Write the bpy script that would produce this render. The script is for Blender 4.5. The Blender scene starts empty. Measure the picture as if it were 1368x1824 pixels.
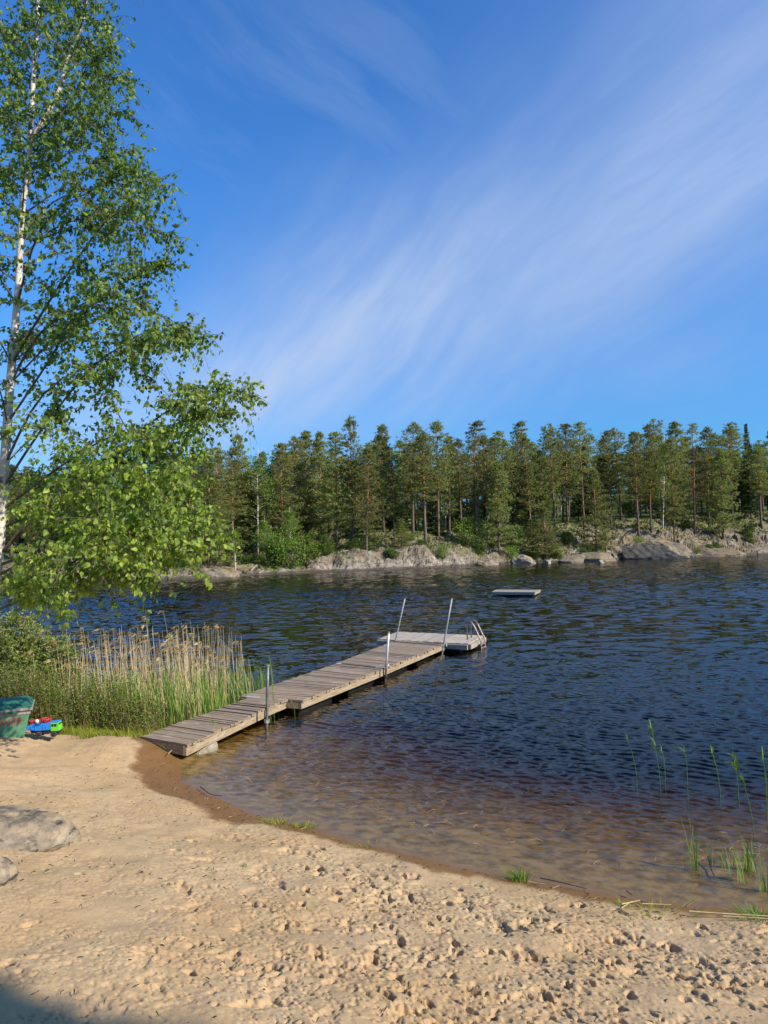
import bpy, math, random
import numpy as np

# ------------------------------------------------------------------ camera, world, sun, exposure
S = bpy.context.scene
COL = S.collection
F_PX, CAM_H, HOR_Y, ROLL = 1250.0, 2.4, 970.0, math.radians(1.4)
PITCH = math.atan((HOR_Y - 912) / F_PX)
FW = np.array([0, math.cos(PITCH), math.sin(PITCH)])
_U0 = np.array([0, -math.sin(PITCH), math.cos(PITCH)])
_R0 = np.array([1.0, 0, 0])
RT = math.cos(ROLL) * _R0 - math.sin(ROLL) * _U0
UP = math.cos(ROLL) * _U0 + math.sin(ROLL) * _R0
cam_data = bpy.data.cameras.new('camera')
cam_data.sensor_fit = 'AUTO'
cam_data.sensor_width = 36.0
cam_data.lens = F_PX / 1824 * 36.0
cam_data.clip_start = 0.05
cam_data.clip_end = 5000
cam = bpy.data.objects.new('camera', cam_data)
COL.objects.link(cam)
from mathutils import Matrix, Vector
cam.matrix_world = Matrix(((RT[0], UP[0], -FW[0], 0), (RT[1], UP[1], -FW[1], 0), (RT[2], UP[2], -FW[2], CAM_H), (0, 0, 0, 1)))
S.camera = cam

SUN_AZ, SUN_EL = math.radians(118), math.radians(34)
S.view_settings.view_transform = 'Standard'
S.view_settings.look = 'None'
S.view_settings.gamma = 1.0
S.view_settings.exposure = 0.42
sd = bpy.data.lights.new('sun', 'SUN')
sd.energy = 5.0
sd.angle = math.radians(0.5)
sd.color = (1.0, 0.93, 0.82)
sun = bpy.data.objects.new('sun', sd)
COL.objects.link(sun)
SUN_DIR = Vector((math.sin(SUN_AZ) * math.cos(SUN_EL), math.cos(SUN_AZ) * math.cos(SUN_EL), math.sin(SUN_EL)))
sun.rotation_euler = SUN_DIR.to_track_quat('Z', 'Y').to_euler()
sun.location = (20, -12, 18)

W = bpy.data.worlds.new('World')
S.world = W
W.use_nodes = True
wt = W.node_tree
for n in list(wt.nodes):
    wt.nodes.remove(n)


class NT:
    """small node-tree helper"""
    def __init__(self, tree):
        self.t = tree

    def n(self, kind, **kw):
        nd = self.t.nodes.new(kind)
        for k, v in kw.items():
            setattr(nd, k, v)
        return nd

    def l(self, a, b):
        self.t.links.new(a, b)

    def set(self, sock, v):
        if hasattr(v, 'is_output') or isinstance(v, bpy.types.NodeSocket):
            self.l(v, sock)
        else:
            sock.default_value = v

    def math(self, op, a, b=None, c=None, clamp=False):
        nd = self.n('ShaderNodeMath', operation=op, use_clamp=clamp)
        self.set(nd.inputs[0], a)
        if b is not None:
            self.set(nd.inputs[1], b)
        if c is not None:
            self.set(nd.inputs[2], c)
        return nd.outputs[0]

    def vmath(self, op, a, b=None):
        nd = self.n('ShaderNodeVectorMath', operation=op)
        self.set(nd.inputs[0], a)
        if b is not None:
            if op == 'SCALE':
                self.set(nd.inputs[3], b)
            else:
                self.set(nd.inputs[1], b)
        return nd.outputs[0]

    def mix(self, fac, a, b, blend='MIX'):
        nd = self.n('ShaderNodeMix', data_type='RGBA', blend_type=blend)
        self.set(nd.inputs[0], fac)
        for s, v in ((nd.inputs[6], a), (nd.inputs[7], b)):
            if isinstance(v, (tuple, list)) and len(v) == 3:
                v = (*v, 1)
            self.set(s, v)
        return nd.outputs[2]

    def noise(self, vec, scale, detail=4, rough=0.55, dist=0.0, out=0):
        nd = self.n('ShaderNodeTexNoise')
        if vec is not None:
            self.l(vec, nd.inputs['Vector'])
        nd.inputs['Scale'].default_value = scale
        nd.inputs['Detail'].default_value = detail
        nd.inputs['Roughness'].default_value = rough
        nd.inputs['Distortion'].default_value = dist
        return nd.outputs[out]

    def ramp(self, fac, stops, interp='LINEAR'):
        nd = self.n('ShaderNodeValToRGB')
        cr = nd.color_ramp
        cr.interpolation = interp
        while len(cr.elements) < len(stops):
            cr.elements.new(0.5)
        for e, (p, c) in zip(cr.elements, stops):
            e.position = p
            if isinstance(c, (int, float)):
                c = (c, c, c)
            e.color = (*c, 1)
        self.set(nd.inputs[0], fac)
        return nd.outputs[0]

    def mapr(self, v, a, b, c=0.0, d=1.0, smooth=True):
        nd = self.n('ShaderNodeMapRange', interpolation_type='SMOOTHSTEP' if smooth else 'LINEAR', clamp=True)
        self.set(nd.inputs[0], v)
        for i, x in zip((1, 2, 3, 4), (a, b, c, d)):
            self.set(nd.inputs[i], x)
        return nd.outputs[0]

    def mapping(self, vec, loc=(0, 0, 0), rot=(0, 0, 0), scale=(1, 1, 1)):
        nd = self.n('ShaderNodeMapping')
        self.l(vec, nd.inputs[0])
        nd.inputs[1].default_value = loc
        nd.inputs[2].default_value = rot
        nd.inputs[3].default_value = scale
        return nd.outputs[0]


def build_world():
    t = NT(wt)
    sky = t.n('ShaderNodeTexSky', sky_type='NISHITA')
    sky.sun_disc = False
    sky.sun_elevation = SUN_EL
    sky.sun_rotation = SUN_AZ
    sky.altitude = 0
    sky.air_density = 1.0
    sky.dust_density = 0.25
    sky.ozone_density = 3.0
    # cirrus: density from direction
    tc = t.n('ShaderNodeTexCoord')
    d = tc.outputs['Generated']
    sep = t.n('ShaderNodeSeparateXYZ')
    t.l(d, sep.inputs[0])
    x, y, z = sep.outputs
    # clear, deep northern blue
    tint = t.ramp(z, [(0.0, (.30, .62, .94)), (.12, (.33, .78, 1.18)), (.25, (.38, .92, 1.40)), (.45, (.46, 1.07, 1.66)), (.75, (.48, 1.08, 1.74))])
    blue = t.mix(1.0, sky.outputs[0], tint, 'MULTIPLY')
    warp = t.noise(d, 2.2, 3, 0.5, out=1)
    wv = t.vmath('SCALE', t.vmath('SUBTRACT', warp, (0.5, 0.5, 0.5)), 0.15)
    dw = t.vmath('ADD', d, wv)
    # streaks along the band (rotated in the x-z plane) and wispy crossing fibres
    fib1 = t.noise(t.mapping(t.mapping(dw, rot=(0, math.radians(26), 0)), scale=(1.3, 1.3, 8.0)), 2.0, 5, 0.60)
    fib2 = t.noise(t.mapping(t.mapping(dw, rot=(0, math.radians(46), 0)), scale=(1.8, 1.8, 10.0)), 2.2, 5, 0.58)
    fib3 = t.noise(t.mapping(t.mapping(dw, rot=(0, math.radians(-42), 0)), scale=(1.1, 1.1, 6.5)), 1.7, 6, 0.64)
    soft = t.noise(dw, 2.6, 4, 0.5)
    # band axis: z = 0.285 + 0.40 x
    off = t.math('SUBTRACT', z, t.math('MULTIPLY_ADD', x, 0.40, 0.285))
    off = t.math('ADD', off, t.math('MULTIPLY', t.math('SUBTRACT', soft, 0.5), 0.20))
    wid = t.math('MULTIPLY_ADD', x, 0.10, 0.155)
    band = t.math('DIVIDE', off, wid)
    band = t.math('EXPONENT', t.math('MULTIPLY', t.math('MULTIPLY', band, band), -1.0))
    # fibres run steeper at the left of the band and flatter at the right
    fib = t.mix(t.mapr(x, 0.0, 0.40), fib2, fib1)
    tex = t.mapr(fib, 0.26, 0.74, 0.55, 1.0)
    dens = t.math('MULTIPLY', band, tex)
    wisps = t.math('MULTIPLY', t.mapr(fib3, 0.44, 0.70), t.mapr(soft, 0.33, 0.62))
    feather = t.math('MULTIPLY', t.mapr(fib2, 0.50, 0.72), t.mapr(z, 0.55, 0.25))
    dens = t.math('MAXIMUM', t.math('MULTIPLY', dens, t.mapr(x, -0.2, 0.35, 0.86, 0.66)), t.math('MULTIPLY', t.math('MAXIMUM', wisps, t.math('MULTIPLY', feather, 0.8)), 0.125))
    dens = t.math('MULTIPLY', dens, t.mapr(z, 0.03, 0.22), clamp=True)
    col = t.mix(dens, blue, (3.9, 4.8, 6.6))
    bg = t.n('ShaderNodeBackground')
    t.l(col, bg.inputs[0])
    bg.inputs[1].default_value = 0.10
    out = t.n('ShaderNodeOutputWorld')
    t.l(bg.outputs[0], out.inputs[0])


build_world()
S.cycles.max_bounces = 8
S.cycles.transparent_max_bounces = 12
S.cycles.diffuse_bounces = 3
S.cycles.glossy_bounces = 3
S.cycles.transmission_bounces = 4
S.cycles.volume_bounces = 0
S.cycles.caustics_reflective = False
S.cycles.caustics_refractive = False


# ------------------------------------------------------------------ measuring helpers: where a photographed point stands
def ray(px, py):
    return FW * F_PX + RT * (px - 684) - UP * (py - 912)


def at(px, py, z=0.0):
    d = ray(px, py)
    t = (z - CAM_H) / d[2]
    return d * t + np.array([0, 0, CAM_H])


def at_depth(px, py, Y):
    d = ray(px, py)
    return d * (Y / d[1]) + np.array([0, 0, CAM_H])


# ------------------------------------------------------------------ numpy noise
def _hash(ix, iy, seed):
    h = (ix.astype(np.int64) * 374761393 + iy.astype(np.int64) * 668265263 + seed * 974634777) & 0xffffffff
    h = ((h ^ (h >> 13)) * 1274126177) & 0xffffffff
    h = (h ^ (h >> 16)) & 0xffffffff
    return h


def perlin(x, y, seed=0):
    x = np.asarray(x, float); y = np.asarray(y, float)
    ix = np.floor(x); iy = np.floor(y)
    fx = x - ix; fy = y - iy
    u = fx * fx * fx * (fx * (fx * 6 - 15) + 10); v = fy * fy * fy * (fy * (fy * 6 - 15) + 10)

    def g(dx, dy):
        a = _hash(ix + dx, iy + dy, seed) * (2 * np.pi / 4294967296.0)
        return np.cos(a) * (fx - dx) + np.sin(a) * (fy - dy)
    a = g(0, 0); b = g(1, 0); c = g(0, 1); d = g(1, 1)
    return ((a + (b - a) * u) + ((c + (d - c) * u) - (a + (b - a) * u)) * v) * 1.5


def fbm(x, y, octaves=4, seed=0, gain=0.5, lac=2.03):
    s = 0; a = 1.0; f = 1.0
    for i in range(octaves):
        s = s + a * perlin(x * f + 17.3 * i, y * f - 9.1 * i, seed + i)
        a *= gain; f *= lac
    return s


def worley(x, y, seed=0):
    x = np.asarray(x, float); y = np.asarray(y, float)
    ix = np.floor(x); iy = np.floor(y)
    best = np.full(x.shape, 9.0); val = np.zeros(x.shape)
    for dx in (-1, 0, 1):
        for dy in (-1, 0, 1):
            h = _hash(ix + dx, iy + dy, seed)
            jx = (h & 0xffff) / 65535.0; jy = (h >> 16) / 65535.0
            d = (ix + dx + jx - x) ** 2 + (iy + dy + jy - y) ** 2
            m = d < best
            best = np.where(m, d, best); val = np.where(m, jx * 0.5 + jy * 0.5, val)
    return np.sqrt(best), val


def sstep(a, b, x):
    t = np.clip((x - a) / (b - a), 0, 1)
    return t * t * (3 - 2 * t)


# ------------------------------------------------------------------ mesh helpers
def np_mesh(name, V, faces, smooth=False, attrs=None):
    """faces: list of integer arrays (M,3) or (M,4)"""
    V = np.asarray(V, np.float32)
    faces = [np.asarray(f, np.int32) for f in faces if len(f)]
    loops = np.concatenate([f.ravel() for f in faces])
    sizes = np.concatenate([np.full(len(f), f.shape[1], np.int32) for f in faces])
    starts = np.concatenate([[0], np.cumsum(sizes)[:-1]]).astype(np.int32)
    me = bpy.data.meshes.new(name)
    me.vertices.add(len(V)); me.vertices.foreach_set('co', V.ravel())
    me.loops.add(len(loops)); me.loops.foreach_set('vertex_index', loops)
    me.polygons.add(len(sizes)); me.polygons.foreach_set('loop_start', starts)
    me.polygons.foreach_set('use_smooth', np.full(len(sizes), smooth, bool))
    if attrs:
        for k, a in attrs.items():
            at_ = me.attributes.new(k, 'FLOAT', 'POINT')
            at_.data.foreach_set('value', np.asarray(a, np.float32))
    me.update(calc_edges=True)
    return me


class MB:
    """collects shapes and builds them as ONE mesh"""
    def __init__(self):
        self.V = []; self.T = []; self.Q = []; self.A = []; self.n = 0

    def add(self, V, T=None, Q=None, a=0.5):
        V = np.asarray(V, float)
        if T is not None and len(T):
            self.T.append(np.asarray(T) + self.n)
        if Q is not None and len(Q):
            self.Q.append(np.asarray(Q) + self.n)
        self.V.append(V); self.n += len(V)
        self.A.append(np.full(len(V), a) if np.isscalar(a) else np.asarray(a, float))
        return self

    def box(self, c, size, ax=None, a=0.5, bev=0.0):
        """c centre, size full extents, ax 3x3 rows = local axes"""
        ax = np.eye(3) if ax is None else np.asarray(ax)
        h = np.asarray(size) / 2.0
        if bev <= 0:
            P = np.array([[sx, sy, sz] for sz in (-1, 1) for sy in (-1, 1) for sx in (-1, 1)], float) * h
            Q = [[0, 2, 3, 1], [4, 5, 7, 6], [0, 1, 5, 4], [2, 6, 7, 3], [0, 4, 6, 2], [1, 3, 7, 5]]
            return self.add(P @ ax + np.asarray(c), None, Q, a)
        P = []; b = min(bev, 0.45 * min(size))
        idx = {}
        for sx in (-1, 1):
            for sy in (-1, 1):
                for sz in (-1, 1):
                    for k in range(3):
                        p = np.array([sx, sy, sz]) * h
                        q = p - np.array([sx, sy, sz]) * b
                        q[k] = p[k]
                        idx[(sx, sy, sz, k)] = len(P); P.append(q)
        Q = []; T = []
        for k in range(3):
            i, j = [(1, 2), (2, 0), (0, 1)][k]
            for s in (-1, 1):
                quad = []
                for (a1, a2) in ((-1, -1), (1, -1), (1, 1), (-1, 1)):
                    sg = [0, 0, 0]; sg[k] = s; sg[i] = a1; sg[j] = a2
                    quad.append(idx[(*sg, k)])
                Q.append(quad if s > 0 else quad[::-1])
        for k in range(3):
            i, j = [(1, 2), (2, 0), (0, 1)][k]
            for a1 in (-1, 1):
                for a2 in (-1, 1):
                    sg1 = [0, 0, 0]; sg2 = [0, 0, 0]
                    sg1[k] = -1; sg2[k] = 1
                    for sg in (sg1, sg2):
                        sg[i] = a1; sg[j] = a2
                    q = [idx[(*sg1, i)], idx[(*sg2, i)], idx[(*sg2, j)], idx[(*sg1, j)]]
                    Q.append(q if a1 * a2 < 0 else q[::-1])
        for sx in (-1, 1):
            for sy in (-1, 1):
                for sz in (-1, 1):
                    t3 = [idx[(sx, sy, sz, k)] for k in range(3)]
                    T.append(t3 if sx * sy * sz > 0 else t3[::-1])
        return self.add(np.array(P) @ ax + np.asarray(c), T, Q, a)

    def tube(self, pts, rad, n=6, cap=True, a=0.5):
        pts = np.asarray(pts, float); m = len(pts)
        rad = np.full(m, rad) if np.isscalar(rad) else np.asarray(rad, float)
        tg = np.gradient(pts, axis=0)
        tg /= np.linalg.norm(tg, axis=1)[:, None] + 1e-12
        ref = np.array([0.31, 0.2, 0.93]) if abs(tg[0] @ np.array([0.31, 0.2, 0.93])) < 0.9 else np.array([1.0, 0, 0])
        u = np.cross(tg, ref); u /= np.linalg.norm(u, axis=1)[:, None] + 1e-12
        v = np.cross(tg, u)
        an = np.arange(n) * 2 * np.pi / n
        ring = pts[:, None, :] + rad[:, None, None] * (np.cos(an)[None, :, None] * u[:, None, :] + np.sin(an)[None, :, None] * v[:, None, :])
        V = ring.reshape(-1, 3)
        i = np.arange(m - 1)[:, None] * n; j = np.arange(n)[None, :]; j2 = (j + 1) % n
        Q = np.stack([i + j, i + j2, i + n + j2, i + n + j], -1).reshape(-1, 4)
        T = []
        if cap:
            V = np.vstack([V, pts[0], pts[-1]])
            k0 = m * n; k1 = k0 + 1
            for q in range(n):
                T.append([k0, (q + 1) % n, q]); T.append([k1, (m - 1) * n + q, (m - 1) * n + (q + 1) % n])
        return self.add(V, T, Q, a)

    def tris(self, P, a=None):
        """P (n,3,3)"""
        n = len(P)
        T = np.arange(n * 3).reshape(n, 3)
        return self.add(P.reshape(-1, 3), T, None, 0.5 if a is None else np.repeat(a, 3))

    def mesh(self, name, smooth=False):
        fs = []
        if self.Q: fs.append(np.concatenate(self.Q))
        if self.T: fs.append(np.concatenate(self.T))
        return np_mesh(name, np.concatenate(self.V), fs, smooth, {'tint': np.concatenate(self.A)})

    def build(self, name, mat, parent=None, smooth=False):
        return link(name, self.mesh(name, smooth), mat, parent)


def link(name, me, mat=None, parent=None):
    o = bpy.data.objects.new(name, me)
    COL.objects.link(o)
    if mat is not None and me is not None and not me.materials:
        me.materials.append(mat)
    if parent is not None:
        o.parent = parent
    return o


def tag(o, label=None, cat=None, group=None, kind=None):
    if label: o['label'] = label
    if cat: o['category'] = cat
    if group: o['group'] = group
    if kind: o['kind'] = kind
    return o


def empty(name, loc, rz=0.0):
    o = bpy.data.objects.new(name, None)
    COL.objects.link(o)
    o.location = loc; o.rotation_euler = (0, 0, rz)
    o.empty_display_size = 0.2
    return o


def rotz(a):
    c, s = math.cos(a), math.sin(a)
    return np.array([[c, s, 0], [-s, c, 0], [0, 0, 1.0]])     # rows = local axes


def mat(name):
    m = bpy.data.materials.new(name)
    m.use_nodes = True
    for n in list(m.node_tree.nodes):
        m.node_tree.nodes.remove(n)
    t = NT(m.node_tree)
    out = t.n('ShaderNodeOutputMaterial')
    return m, t, out


def principled(t, out, col, rough=0.7, spec=0.3, bump=None, bstr=0.3, bdist=0.01, metal=0.0):
    p = t.n('ShaderNodeBsdfPrincipled')
    if isinstance(col, tuple):
        col = (*col[:3], 1)
    t.set(p.inputs['Base Color'], col)
    t.set(p.inputs['Roughness'], rough)
    t.set(p.inputs['Metallic'], metal)
    p.inputs['Specular IOR Level'].default_value = spec
    if bump is not None:
        b = t.n('ShaderNodeBump')
        b.inputs['Strength'].default_value = bstr
        b.inputs['Distance'].default_value = bdist
        t.l(bump, b.inputs['Height'])
        t.l(b.outputs[0], p.inputs['Normal'])
    t.l(p.outputs[0], out.inputs[0])
    return p


def attr(t, name):
    a = t.n('ShaderNodeAttribute')
    a.attribute_name = name
    return a.outputs['Fac']


def objco(t):
    return t.n('ShaderNodeTexCoord').outputs['Object']


def geopos(t):
    return t.n('ShaderNodeNewGeometry').outputs['Position']


# ------------------------------------------------------------------ the lie of the land
_px = [(309, 1373), (325, 1395), (356, 1408), (398, 1427), (437, 1446), (471, 1457), (575, 1483), (634, 1502), (747, 1528), (820, 1547),
       (900, 1563), (959, 1574), (1124, 1601), (1233, 1617), (1368, 1621)]
_sh = [tuple(at(x, y, 0)[:2]) for x, y in _px]
SHORE = np.array([(-150, 28), (-60, 20), (-20, 13), (-9, 10.9), (-5.5, 10.3), (-4.0, 9.9), (-3.1, 9.3), (-2.7, 8.7), (-2.48, 8.2)] + _sh
                 + [(4.2, 4.3), (6.5, 4.5), (10, 5.5), (16, 9), (30, 14), (80, 20), (200, 10)])


def shore_d(x, y):
    """distance to the near waterline, positive on land"""
    x = np.asarray(x, float); y = np.asarray(y, float)
    best = np.full(x.shape, 1e9)
    for a, b in zip(SHORE[:-1], SHORE[1:]):
        ab = b - a
        t = np.clip(((x - a[0]) * ab[0] + (y - a[1]) * ab[1]) / (ab @ ab), 0, 1)
        best = np.minimum(best, (x - a[0] - t * ab[0]) ** 2 + (y - a[1] - t * ab[1]) ** 2)
    d = np.sqrt(best)
    ys = np.interp(x, SHORE[:, 0], SHORE[:, 1])
    return np.where(y < ys, d, -d)


_ld = np.array([0, .3, .6, 1, 2, 3.5, 6, 12, 40, 300]); _lz = np.array([0, .05, .11, .2, .43, .78, 1.0, 1.3, 2.5, 6])
_wd = np.array([0, .5, 1, 2, 4, 8, 15, 30, 200]); _wz = np.array([0, .045, .10, .24, .62, 1.5, 2.8, 4.0, 4.5])


def base_z(x, y, d=None):
    d = shore_d(x, y) if d is None else d
    z = np.where(d >= 0, np.interp(d, _ld, _lz), -np.interp(-d, _wd, _wz))
    z = z + 0.13 * np.exp(-((x + 3.0) ** 2 + (y - 8.25) ** 2) / 0.28)
    return z


def ground_z(x, y):
    return float(base_z(np.array([x]), np.array([y]))[0])


rng = np.random.default_rng(7)


def polar(r0, rows, a0, a1, cols):
    r = r0; rs = [r0]
    for ratio, n in rows:
        for _ in range(n):
            r *= ratio; rs.append(r)
    rs = np.array(rs); th = np.radians(np.linspace(a0, a1, cols))
    R, TH = np.meshgrid(rs, th, indexing='ij')
    X = R * np.sin(TH); Y = R * np.cos(TH)
    i = np.arange(len(rs) - 1)[:, None] * cols; j = np.arange(cols - 1)[None, :]
    Q = np.stack([i + j, i + cols + j, i + cols + j + 1, i + j + 1], -1).reshape(-1, 4)[:, ::-1]
    return X.ravel(), Y.ravel(), R.ravel(), Q


def footprints(X, Y, D):
    H = np.zeros_like(X)
    prints = []
    k = 0
    while len(prints) < 330 and k < 6000:
        k += 1
        x = rng.uniform(-2.6, 4.0); y = rng.uniform(1.7, 7.2)
        d = float(shore_d(np.array([x]), np.array([y]))[0])
        if d < 0.22: continue
        dens = np.clip((x + 1.0) / 1.1, 0.05, 1) * (0.35 + 0.65 * np.exp(-((d - 1.2) / 1.3) ** 2))
        if rng.random() > dens: continue
        prints.append((x, y, rng.uniform(0, np.pi) if rng.random() < .4 else rng.normal(2.3, .45), rng.uniform(.024, .066), rng.uniform(.015, .032), rng.uniform(.016, .042)))
    for _ in range(150):
        x = rng.uniform(-1.6, 3.6); y = rng.uniform(1.9, 6.4)
        if float(shore_d(np.array([x]), np.array([y]))[0]) > .35:
            prints.append((x, y, rng.normal(1.9, .7), rng.uniform(.09, .13), rng.uniform(.036, .05), rng.uniform(.008, .020)))
    for (x, y, a, L, w, dep) in prints:
        m = np.abs(X - x) < 0.24
        m &= np.abs(Y - y) < 0.24
        ix = np.nonzero(m)[0]
        dx = X[ix] - x; dy = Y[ix] - y
        u = (dx * math.cos(a) + dy * math.sin(a)) / L; v = (-dx * math.sin(a) + dy * math.cos(a)) / w
        wob = 1 + 0.55 * perlin(X[ix] * 22, Y[ix] * 22, 91) + .3 * perlin(X[ix] * 47, Y[ix] * 47, 92)
        q = np.sqrt(u * u + v * v) * wob
        H[ix] += -dep * (1 - sstep(0.70, 1.08, q)) + dep * 0.20 * np.exp(-((q - 1.45) / 0.32) ** 2) * (0.6 + 0.7 * perlin(X[ix] * 16, Y[ix] * 16, 17))
    return H


def build_beach():
    X, Y, R, Q = polar(1.55, [(1.0021, 890), (1.018, 110), (1.04, 30)], -54, 54, 1020)
    D = shore_d(X, Y)
    Z = base_z(X, Y, D)
    land = sstep(-0.02, 0.30, D)
    # calm, combed sand at the left, trampled sand at the right and along the water
    tramp = np.clip(sstep(-1.9, 0.3, X + 0.45 * perlin(X * .8, Y * .8, 4)), 0.0, 1) * sstep(0.16, 0.55, D)
    smooth = sstep(0.02, 0.42, fbm(X * 1.5 + 3, Y * 1.7, 4, 31) + 0.22 * sstep(3.1, 2.5, Y) * sstep(.9, -.2, X) - 0.10)     # wind-smoothed patches
    patch = (1 - 0.78 * smooth)
    h = 0.020 * fbm(X * 1.7, Y * 1.7, 3, 11)
    h += footprints(X, Y, D)
    ca, sa = math.cos(2.35), math.sin(2.35)
    Xr = (X * ca + Y * sa) * .62; Yr = -X * sa + Y * ca           # trodden marks run slantwise
    warp1 = 0.05 * perlin(X * 7, Y * 7, 5) + .02 * perlin(X * 19, Y * 19, 15); warp2 = 0.05 * perlin(X * 7 + 7, Y * 7, 6) + .02 * perlin(X * 19, Y * 19, 16)
    pit = lambda w, v, r, thr, dep: -dep * (1 - sstep(r * .62, r, w)) * sstep(thr, thr + .22, v)
    w1, v1 = worley((Xr + warp1) * 11, (Yr + warp2) * 11, 2)
    w2, v2 = worley((Xr + warp1 * .6) * 25, (Yr + warp2 * .6) * 25, 3)
    w3, v3 = worley((Xr + warp1 * .3) * 58, (Yr + warp2 * .3) * 58, 8)
    w4, v4 = worley((X + warp1 * .4) * 44, (Y + warp2 * .4) * 44, 18)
    lump_mask = sstep(-0.30, 0.40, fbm(X * 2.6, Y * 2.6, 3, 23))
    p1 = pit(w1, v1, .34, .58, .036); p2 = pit(w2, v2, .40, .52, .026); p3 = pit(w3, v3, .46, .52, .0125)
    lumps = np.maximum(0, .55 - w4) * (v4 > .62) * .010
    crack = -.022 * np.clip(1 - np.abs(perlin((Xr + warp1) * 7.5, (Yr + warp2) * 10, 14)) * 9, 0, 1) * sstep(0.0, .5, perlin(X * 3.1, Y * 3.1, 19))
    clod = 0.004 * sstep(.1, .6, perlin((Xr + warp1) * 10, (Yr + warp2) * 10, 33))
    h += tramp * patch * (.3 + .7 * lump_mask) * (p1 + crack + clod)
    h += (.22 + .78 * tramp) * patch * (.3 + .7 * lump_mask) * (p2 + lumps) + patch * (.55 + .45 * tramp) * p3
    h += 0.003 * fbm(X * 26, Y * 26, 2, 50) * patch
    # wet band by the water is smoother
    wetw = np.interp(X, [-3, -1.9, -1.0, 0.0, 3.0], [0.42, 0.40, 0.20, 0.11, 0.20]) + 0.10 * fbm(X * 2.4, Y * 2.4, 3, 61) + 0.03 * perlin(X * 14, Y * 14, 62)
    wet = 1 - sstep(wetw - 0.06, wetw + 0.05, D)
    h *= (1 - 0.45 * wet) * land
    Z = Z + h
    # ripples and debris on the lake bed
    bed = sstep(0.1, 0.8, -D)
    Z += bed * (0.012 * perlin(X * 5 + 1.4 * perlin(X, Y, 3), Y * 9, 70) + 0.02 * fbm(X * 1.2, Y * 1.2, 3, 71))
    # grass bank beside the gangway
    g = sstep(0.1, 0.3, 0.55 - np.sqrt(((X + 3.45) / 1.25) ** 2 + ((Y - 9.05) / 1.0) ** 2) * 0.55 + 0.10 * fbm(X * 3, Y * 3, 3, 81))
    g = np.maximum(g, sstep(8.6, 9.2, Y + 0.15 * fbm(X * 2, Y * 2, 2, 82)) * (X < -2.9) * (D > -.3))
    g *= sstep(-7.95, -8.1, -Y + 0.0 * X - 0.12 * (X + 3) + 0.10 * fbm(X * 3, Y * 3, 3, 83))
    # thin green fringe along the waterline
    fr = np.exp(-((D - 0.20) / 0.13) ** 2) * sstep(0.15, 0.5, fbm(X * 1.7 + 5, Y * 1.7, 3, 84) + np.where(X > 1.0, .22, -.05))
    me = np_mesh('beach', np.stack([X, Y, Z], 1), [Q], True, {'wet': wet, 'grass': np.maximum(g, fr * .42), 'depth': np.maximum(-D, 0)})
    m, t, out = mat('sand')
    p = geopos(t)
    n1 = t.noise(p, 1.3, 4); n2 = t.noise(p, 9.0, 5, 0.65); n3 = t.noise(p, 330, 2, 0.6); n4 = t.noise(p, 70, 3, 0.6)
    dry = t.mix(t.mapr(n1, .35, .65), (0.485, 0.325, 0.168), (0.525, 0.372, 0.212))
    dry = t.mix(t.mapr(n2, .38, .7, 0, .55), dry, (0.40, 0.265, 0.14))
    dry = t.mix(t.mapr(n3, .5, .72, 0, .55), dry, (0.30, 0.19, 0.10))
    dry = t.mix(t.mapr(n4, .60, .72, 0, .5), dry, (0.60, 0.48, 0.34))
    wetc = t.mix(t.mapr(n2, .35, .65), (0.18, 0.084, 0.026), (0.23, 0.118, 0.042))
    # bits of bark, needles and dark grains lying on the sand
    bits = t.noise(t.mapping(p, scale=(1, 1, .2)), 48, 2, .5); many = t.noise(p, 2.1, 3)
    dry = t.mix(t.math('MULTIPLY', t.mapr(bits, .69, .73), t.mapr(many, .40, .60, .25, 1)), dry, (.085, .055, .035))
    wetc = t.mix(t.mapr(n3, .52, .7, 0, .5), wetc, (0.10, 0.055, 0.03))
    bedc = t.mix(t.mapr(n2, .35, .7), (0.25, 0.158, 0.046), (0.10, 0.062, 0.020))
    col = t.mix(attr(t, 'wet'), dry, wetc)
    col = t.mix(t.mapr(attr(t, 'depth'), -0.05, 0.16), col, bedc)
    gn = t.mix(t.mapr(n2, .35, .65), (0.12, 0.15, 0.02), (0.17, 0.13, 0.035))
    col = t.mix(t.mapr(t.math('ADD', attr(t, 'grass'), t.math('MULTIPLY', t.math('SUBTRACT', n4, .5), .6)), .35, .65), col, gn)
    rough = t.mapr(attr(t, 'wet'), 0, 1, .95, .55)
    b = t.math('ADD', t.math('MULTIPLY', n3, .5), n4)
    principled(t, out, col, rough, .15, b, .55, .006)
    tag(link('beach', me, m), kind='structure')


def build_ground():
    # coarse sheet that carries the land and the lake floor out to the horizon, under the fine beach
    xs = np.concatenate([-np.geomspace(60, 2500, 24)[::-1], np.linspace(-56, 56, 113), np.geomspace(60, 2500, 24)])
    X, Y = np.meshgrid(xs, xs, indexing='ij'); sh = X.shape
    X = X.ravel(); Y = Y.ravel()
    Z = base_z(X, Y) - 0.13
    n = len(xs)
    i = np.arange(n - 1)[:, None] * n; j = np.arange(n - 1)[None, :]
    Q = np.stack([i + j, i + n + j, i + n + j + 1, i + j + 1], -1).reshape(-1, 4)
    me = np_mesh('ground', np.stack([X, Y, Z], 1), [Q], True)
    m, t, out = mat('forest_soil')
    p = geopos(t)
    c = t.mix(t.noise(p, .8, 5), (0.30, 0.21, 0.12), (0.12, 0.11, 0.045))
    principled(t, out, c, .95, .1)
    tag(link('ground', me, m), kind='structure')


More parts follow.
